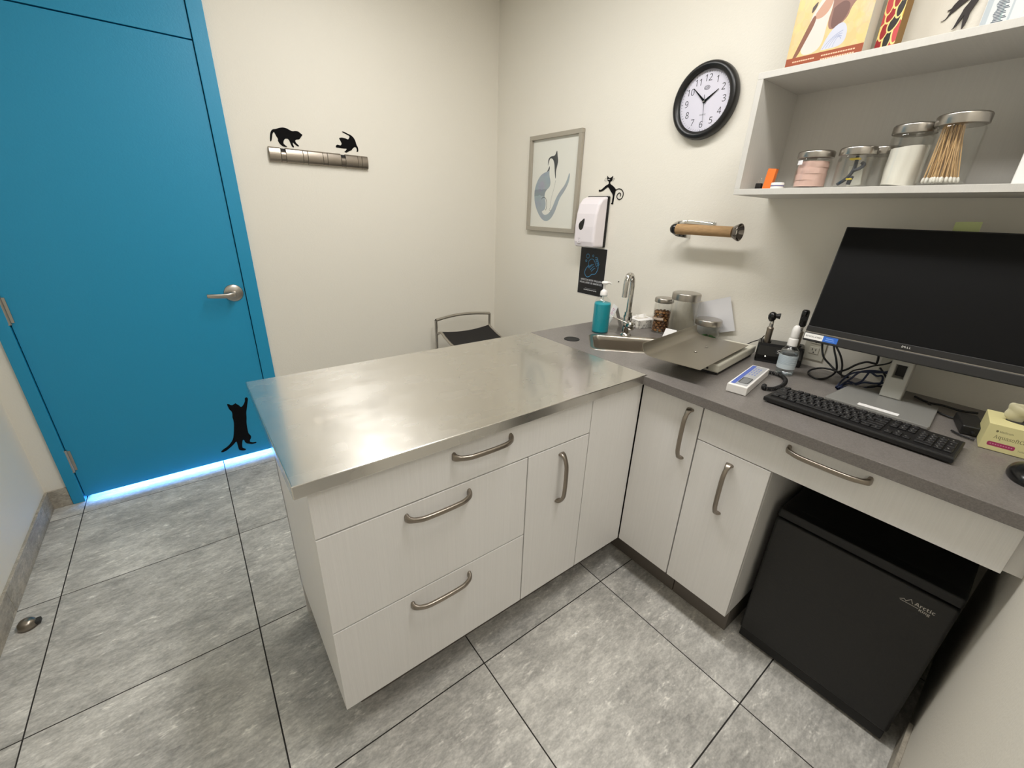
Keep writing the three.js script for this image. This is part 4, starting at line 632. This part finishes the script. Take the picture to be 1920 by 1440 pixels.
// ---------------------------------------------------------------- on top of the shelf
const TY = 1.9086;
{ const t = thing('display_carton', 'tall yellow photo-print carton standing on top of the shelf', 'carton', [-.165, TY, 2.036], wallB);
  const tex = canvasTex(720, 900, (g, W, H) => {
    g.fillStyle = '#c9b27c'; g.fillRect(0, 0, W, H); for (let k = 0; k < 260; k++) { g.fillStyle = `rgba(${225 + rnd() * 30},${195 + rnd() * 40},${110 + rnd() * 90},.12)`; g.beginPath(); g.arc(rnd() * W, rnd() * H, 20 + rnd() * 70, 0, 7); g.fill(); }
    g.fillStyle = '#3a2620'; g.fillRect(0, 0, W, 330);
    g.fillStyle = '#c9b27c'; g.fillRect(0, 340, W, 560); for (let k = 0; k < 420; k++) { g.fillStyle = `rgba(${195 + rnd() * 50},${170 + rnd() * 50},${110 + rnd() * 80},.14)`; g.beginPath(); g.arc(rnd() * W, 340 + rnd() * H, 8 + rnd() * 50, 0, 7); g.fill(); };
    const blob = (c, a) => { g.fillStyle = c; g.beginPath(); g.moveTo(...a[0]); for (let i = 1; i < a.length; i++) { const q = a[(i + 1) % a.length]; g.quadraticCurveTo(a[i][0], a[i][1], (a[i][0] + q[0]) / 2, (a[i][1] + q[1]) / 2); } g.closePath(); g.fill(); };
    blob('#8a6458', [[420, 330], [640, 330], [650, 430], [600, 520], [520, 570], [510, 640], [380, 690], [330, 640], [350, 540], [320, 480], [370, 420]]);
    blob('#a5806f', [[400, 360], [520, 350], [500, 440], [400, 490], [350, 470]]); blob('#6a4a42', [[360, 560], [430, 520], [520, 560], [480, 650], [370, 690]]);
    blob('#cdc6be', [[170, 560], [230, 470], [310, 450], [350, 520], [330, 620], [330, 790], [120, 800], [140, 690]]); blob('#b98f78', [[200, 560], [300, 450], [350, 460], [330, 560], [260, 600], [190, 590]]); blob('#7c4f3c', [[60, 800], [150, 620], [190, 560], [220, 600], [150, 720], [100, 805]]);
    blob('#bcbfcc', [[330, 790], [360, 700], [470, 640], [540, 690], [540, 790]]); g.strokeStyle = '#8f97b4'; g.lineWidth = 4; for (let k = 0; k < 4; k++) { g.beginPath(); g.moveTo(345 + k * 30, 785); g.quadraticCurveTo(400 + k * 20, 720 - k * 6, 500, 700 + k * 16); g.stroke(); }
    g.strokeStyle = '#4a3a34'; g.lineWidth = 6; g.beginPath(); g.moveTo(150, 400); g.quadraticCurveTo(180, 370, 190, 400); g.quadraticCurveTo(170, 440, 150, 450); g.lineTo(200, 440); g.moveTo(215, 400); g.quadraticCurveTo(190, 440, 220, 440); g.quadraticCurveTo(240, 420, 215, 400); g.stroke();
    blob('#4a3a36', [[150, 520], [200, 480], [190, 530], [150, 560]]); blob('#4a3a36', [[230, 470], [260, 440], [260, 490]]);
    g.fillStyle = '#8f4527'; g.fillRect(0, 800, W, 100); g.fillStyle = '#e3b79a'; for (const [x, y, w] of [[70, 822, 210], [70, 850, 170], [70, 874, 190], [350, 818, 300], [350, 840, 290], [350, 860, 270], [350, 880, 200]]) for (let q = 0; q < w; q += 22) g.fillRect(x + q, y, 17, 8);
  });
  part('carton_body', bx(-.105, .105, .0005, .40, -.03, .034, .001), std({ color: 0xc9c6bb, roughness: .6 }), t);
  part('front_print', new THREE.PlaneGeometry(.210, .399), std({ map: tex, roughness: .4 }), t, [0, .2, .0345]);
}
{ const t = thing('patterned_book', 'book with red and yellow flame pattern standing on the shelf top', 'book', [-.110, TY, 2.176], wallB);
  const tex = canvasTex(256, 900, (g, W, H) => { g.fillStyle = '#e9b53c'; g.fillRect(0, 0, W, H); for (let k = 0; k < 26; k++) { g.save(); g.translate((k * 97) % W, H - 30 - k * 34); g.rotate(.5 + Math.sin(k) * .5); g.fillStyle = '#f0d58a'; g.beginPath(); g.ellipse(0, 0, 60, 92, 0, 0, 7); g.fill(); g.fillStyle = ['#9c2328', '#241f1c', '#c2484a'][k % 3]; g.beginPath(); g.ellipse(4, 4, 42, 74, 0, 0, 7); g.fill(); g.restore(); } });
  part('cover', bx(-.026, .022, .0005, .33, -.030, .026, .001), std({ color: 0x8d6a36, roughness: .7 }), t);
  part('cover_print', new THREE.PlaneGeometry(.047, .328), std({ map: tex, roughness: .45 }), t, [-.002, .166, .0266]);
}
solo('white_tag', 'small white tag lying at the foot of the patterned book', 'tag', bx(-.014, .014, 0, .022, -.001, .001), M.paper, [-.195, TY + .0005, 2.168], [0, wallB, .1]);
{ const a = [[-0.045,0.048],[-0.037,0.049],[-0.033,0.053],[-0.03,0.063],[-0.027,0.071],[-0.036,0.07],[-0.035,0.071],[-0.028,0.074],[-0.026,0.08],[-0.021,0.087],[-0.014,0.096],[0.008,0.09],[-0.002,0.082],[-0.008,0.077],[-0.012,0.073],[-0.017,0.068],[-0.025,0.062],[-0.031,0.054],[-0.035,0.049]], b = [[-0.012,0.02],[-0.009,0.023],[-0.007,0.032],[-0.005,0.042],[-0.001,0.055],[0.001,0.066],[0.006,0.074],[0.013,0.089],[0.028,0.084],[0.023,0.071],[0.02,0.062],[0.017,0.054],[0.017,0.044],[0.016,0.034],[0.013,0.021],[0.01,0.016],[0.009,0.022],[0.007,0.035],[0.006,0.051],[0.007,0.052],[0.003,0.041],[-0.001,0.033],[-0.005,0.024]]; const t = thing('twig_ornament', 'dark brown branching ornament on the wall above the shelf', 'ornament', [0, 1.97, 2.30], wallB); const m = std({ color: 0x241c1b, roughness: .6 }); part('branch', cut(a, .004), m, t, [0, 0, .0008]); part('branch', cut(b, .004), m, t, [0, 0, .0050]); }
{ const t = thing('printed_sheet', 'pale sheet with grey stripes leaning above the shelf at the right', 'sheet', [-.030, TY, 2.468], wallB);
  const tex = canvasTex(512, 600, (g, W, H) => { g.fillStyle = '#d3d7d6'; g.fillRect(0, 0, W, H); for (let k = 0; k < 120; k++) { g.fillStyle = `rgba(${170 + rnd() * 60},${185 + rnd() * 50},${195 + rnd() * 45},.25)`; g.fillRect(rnd() * W, rnd() * H, 3 + rnd() * 8, 40 + rnd() * 120); } for (let k = 0; k < 80; k++) { const y = k * 7.5; g.fillStyle = '#46505e'; g.fillRect(48 + 4 * Math.sin(k), y, 46 + 10 * Math.sin(k * 2.1), 4.6); } g.fillStyle = '#b3bcc2'; g.fillRect(0, 0, 26, H); g.fillRect(112, 0, 10, H); g.strokeStyle = '#55606c'; for (let k = 0; k < 5; k++) { g.lineWidth = 7 - k; g.beginPath(); g.ellipse(300, 300, 110 - k * 20, 90 - k * 16, -.5, 0, 7); g.stroke(); } });
  part('sheet', bx(-.118, .118, .0006, .29, -.001, .001), M.paper, t, [0, 0, 0], [-.07, 0, 0]);
  part('print', new THREE.PlaneGeometry(.234, .288), std({ map: tex, roughness: .6 }), t, [0, .1455, -.0085], [-.07, 0, 0]);
}

scene.traverse((o) => { if (o.isMesh) { o.castShadow = true; o.receiveShadow = true; } if (o.isLight && !o.isRectAreaLight) o.castShadow = true; });
renderer.render(scene, camera);
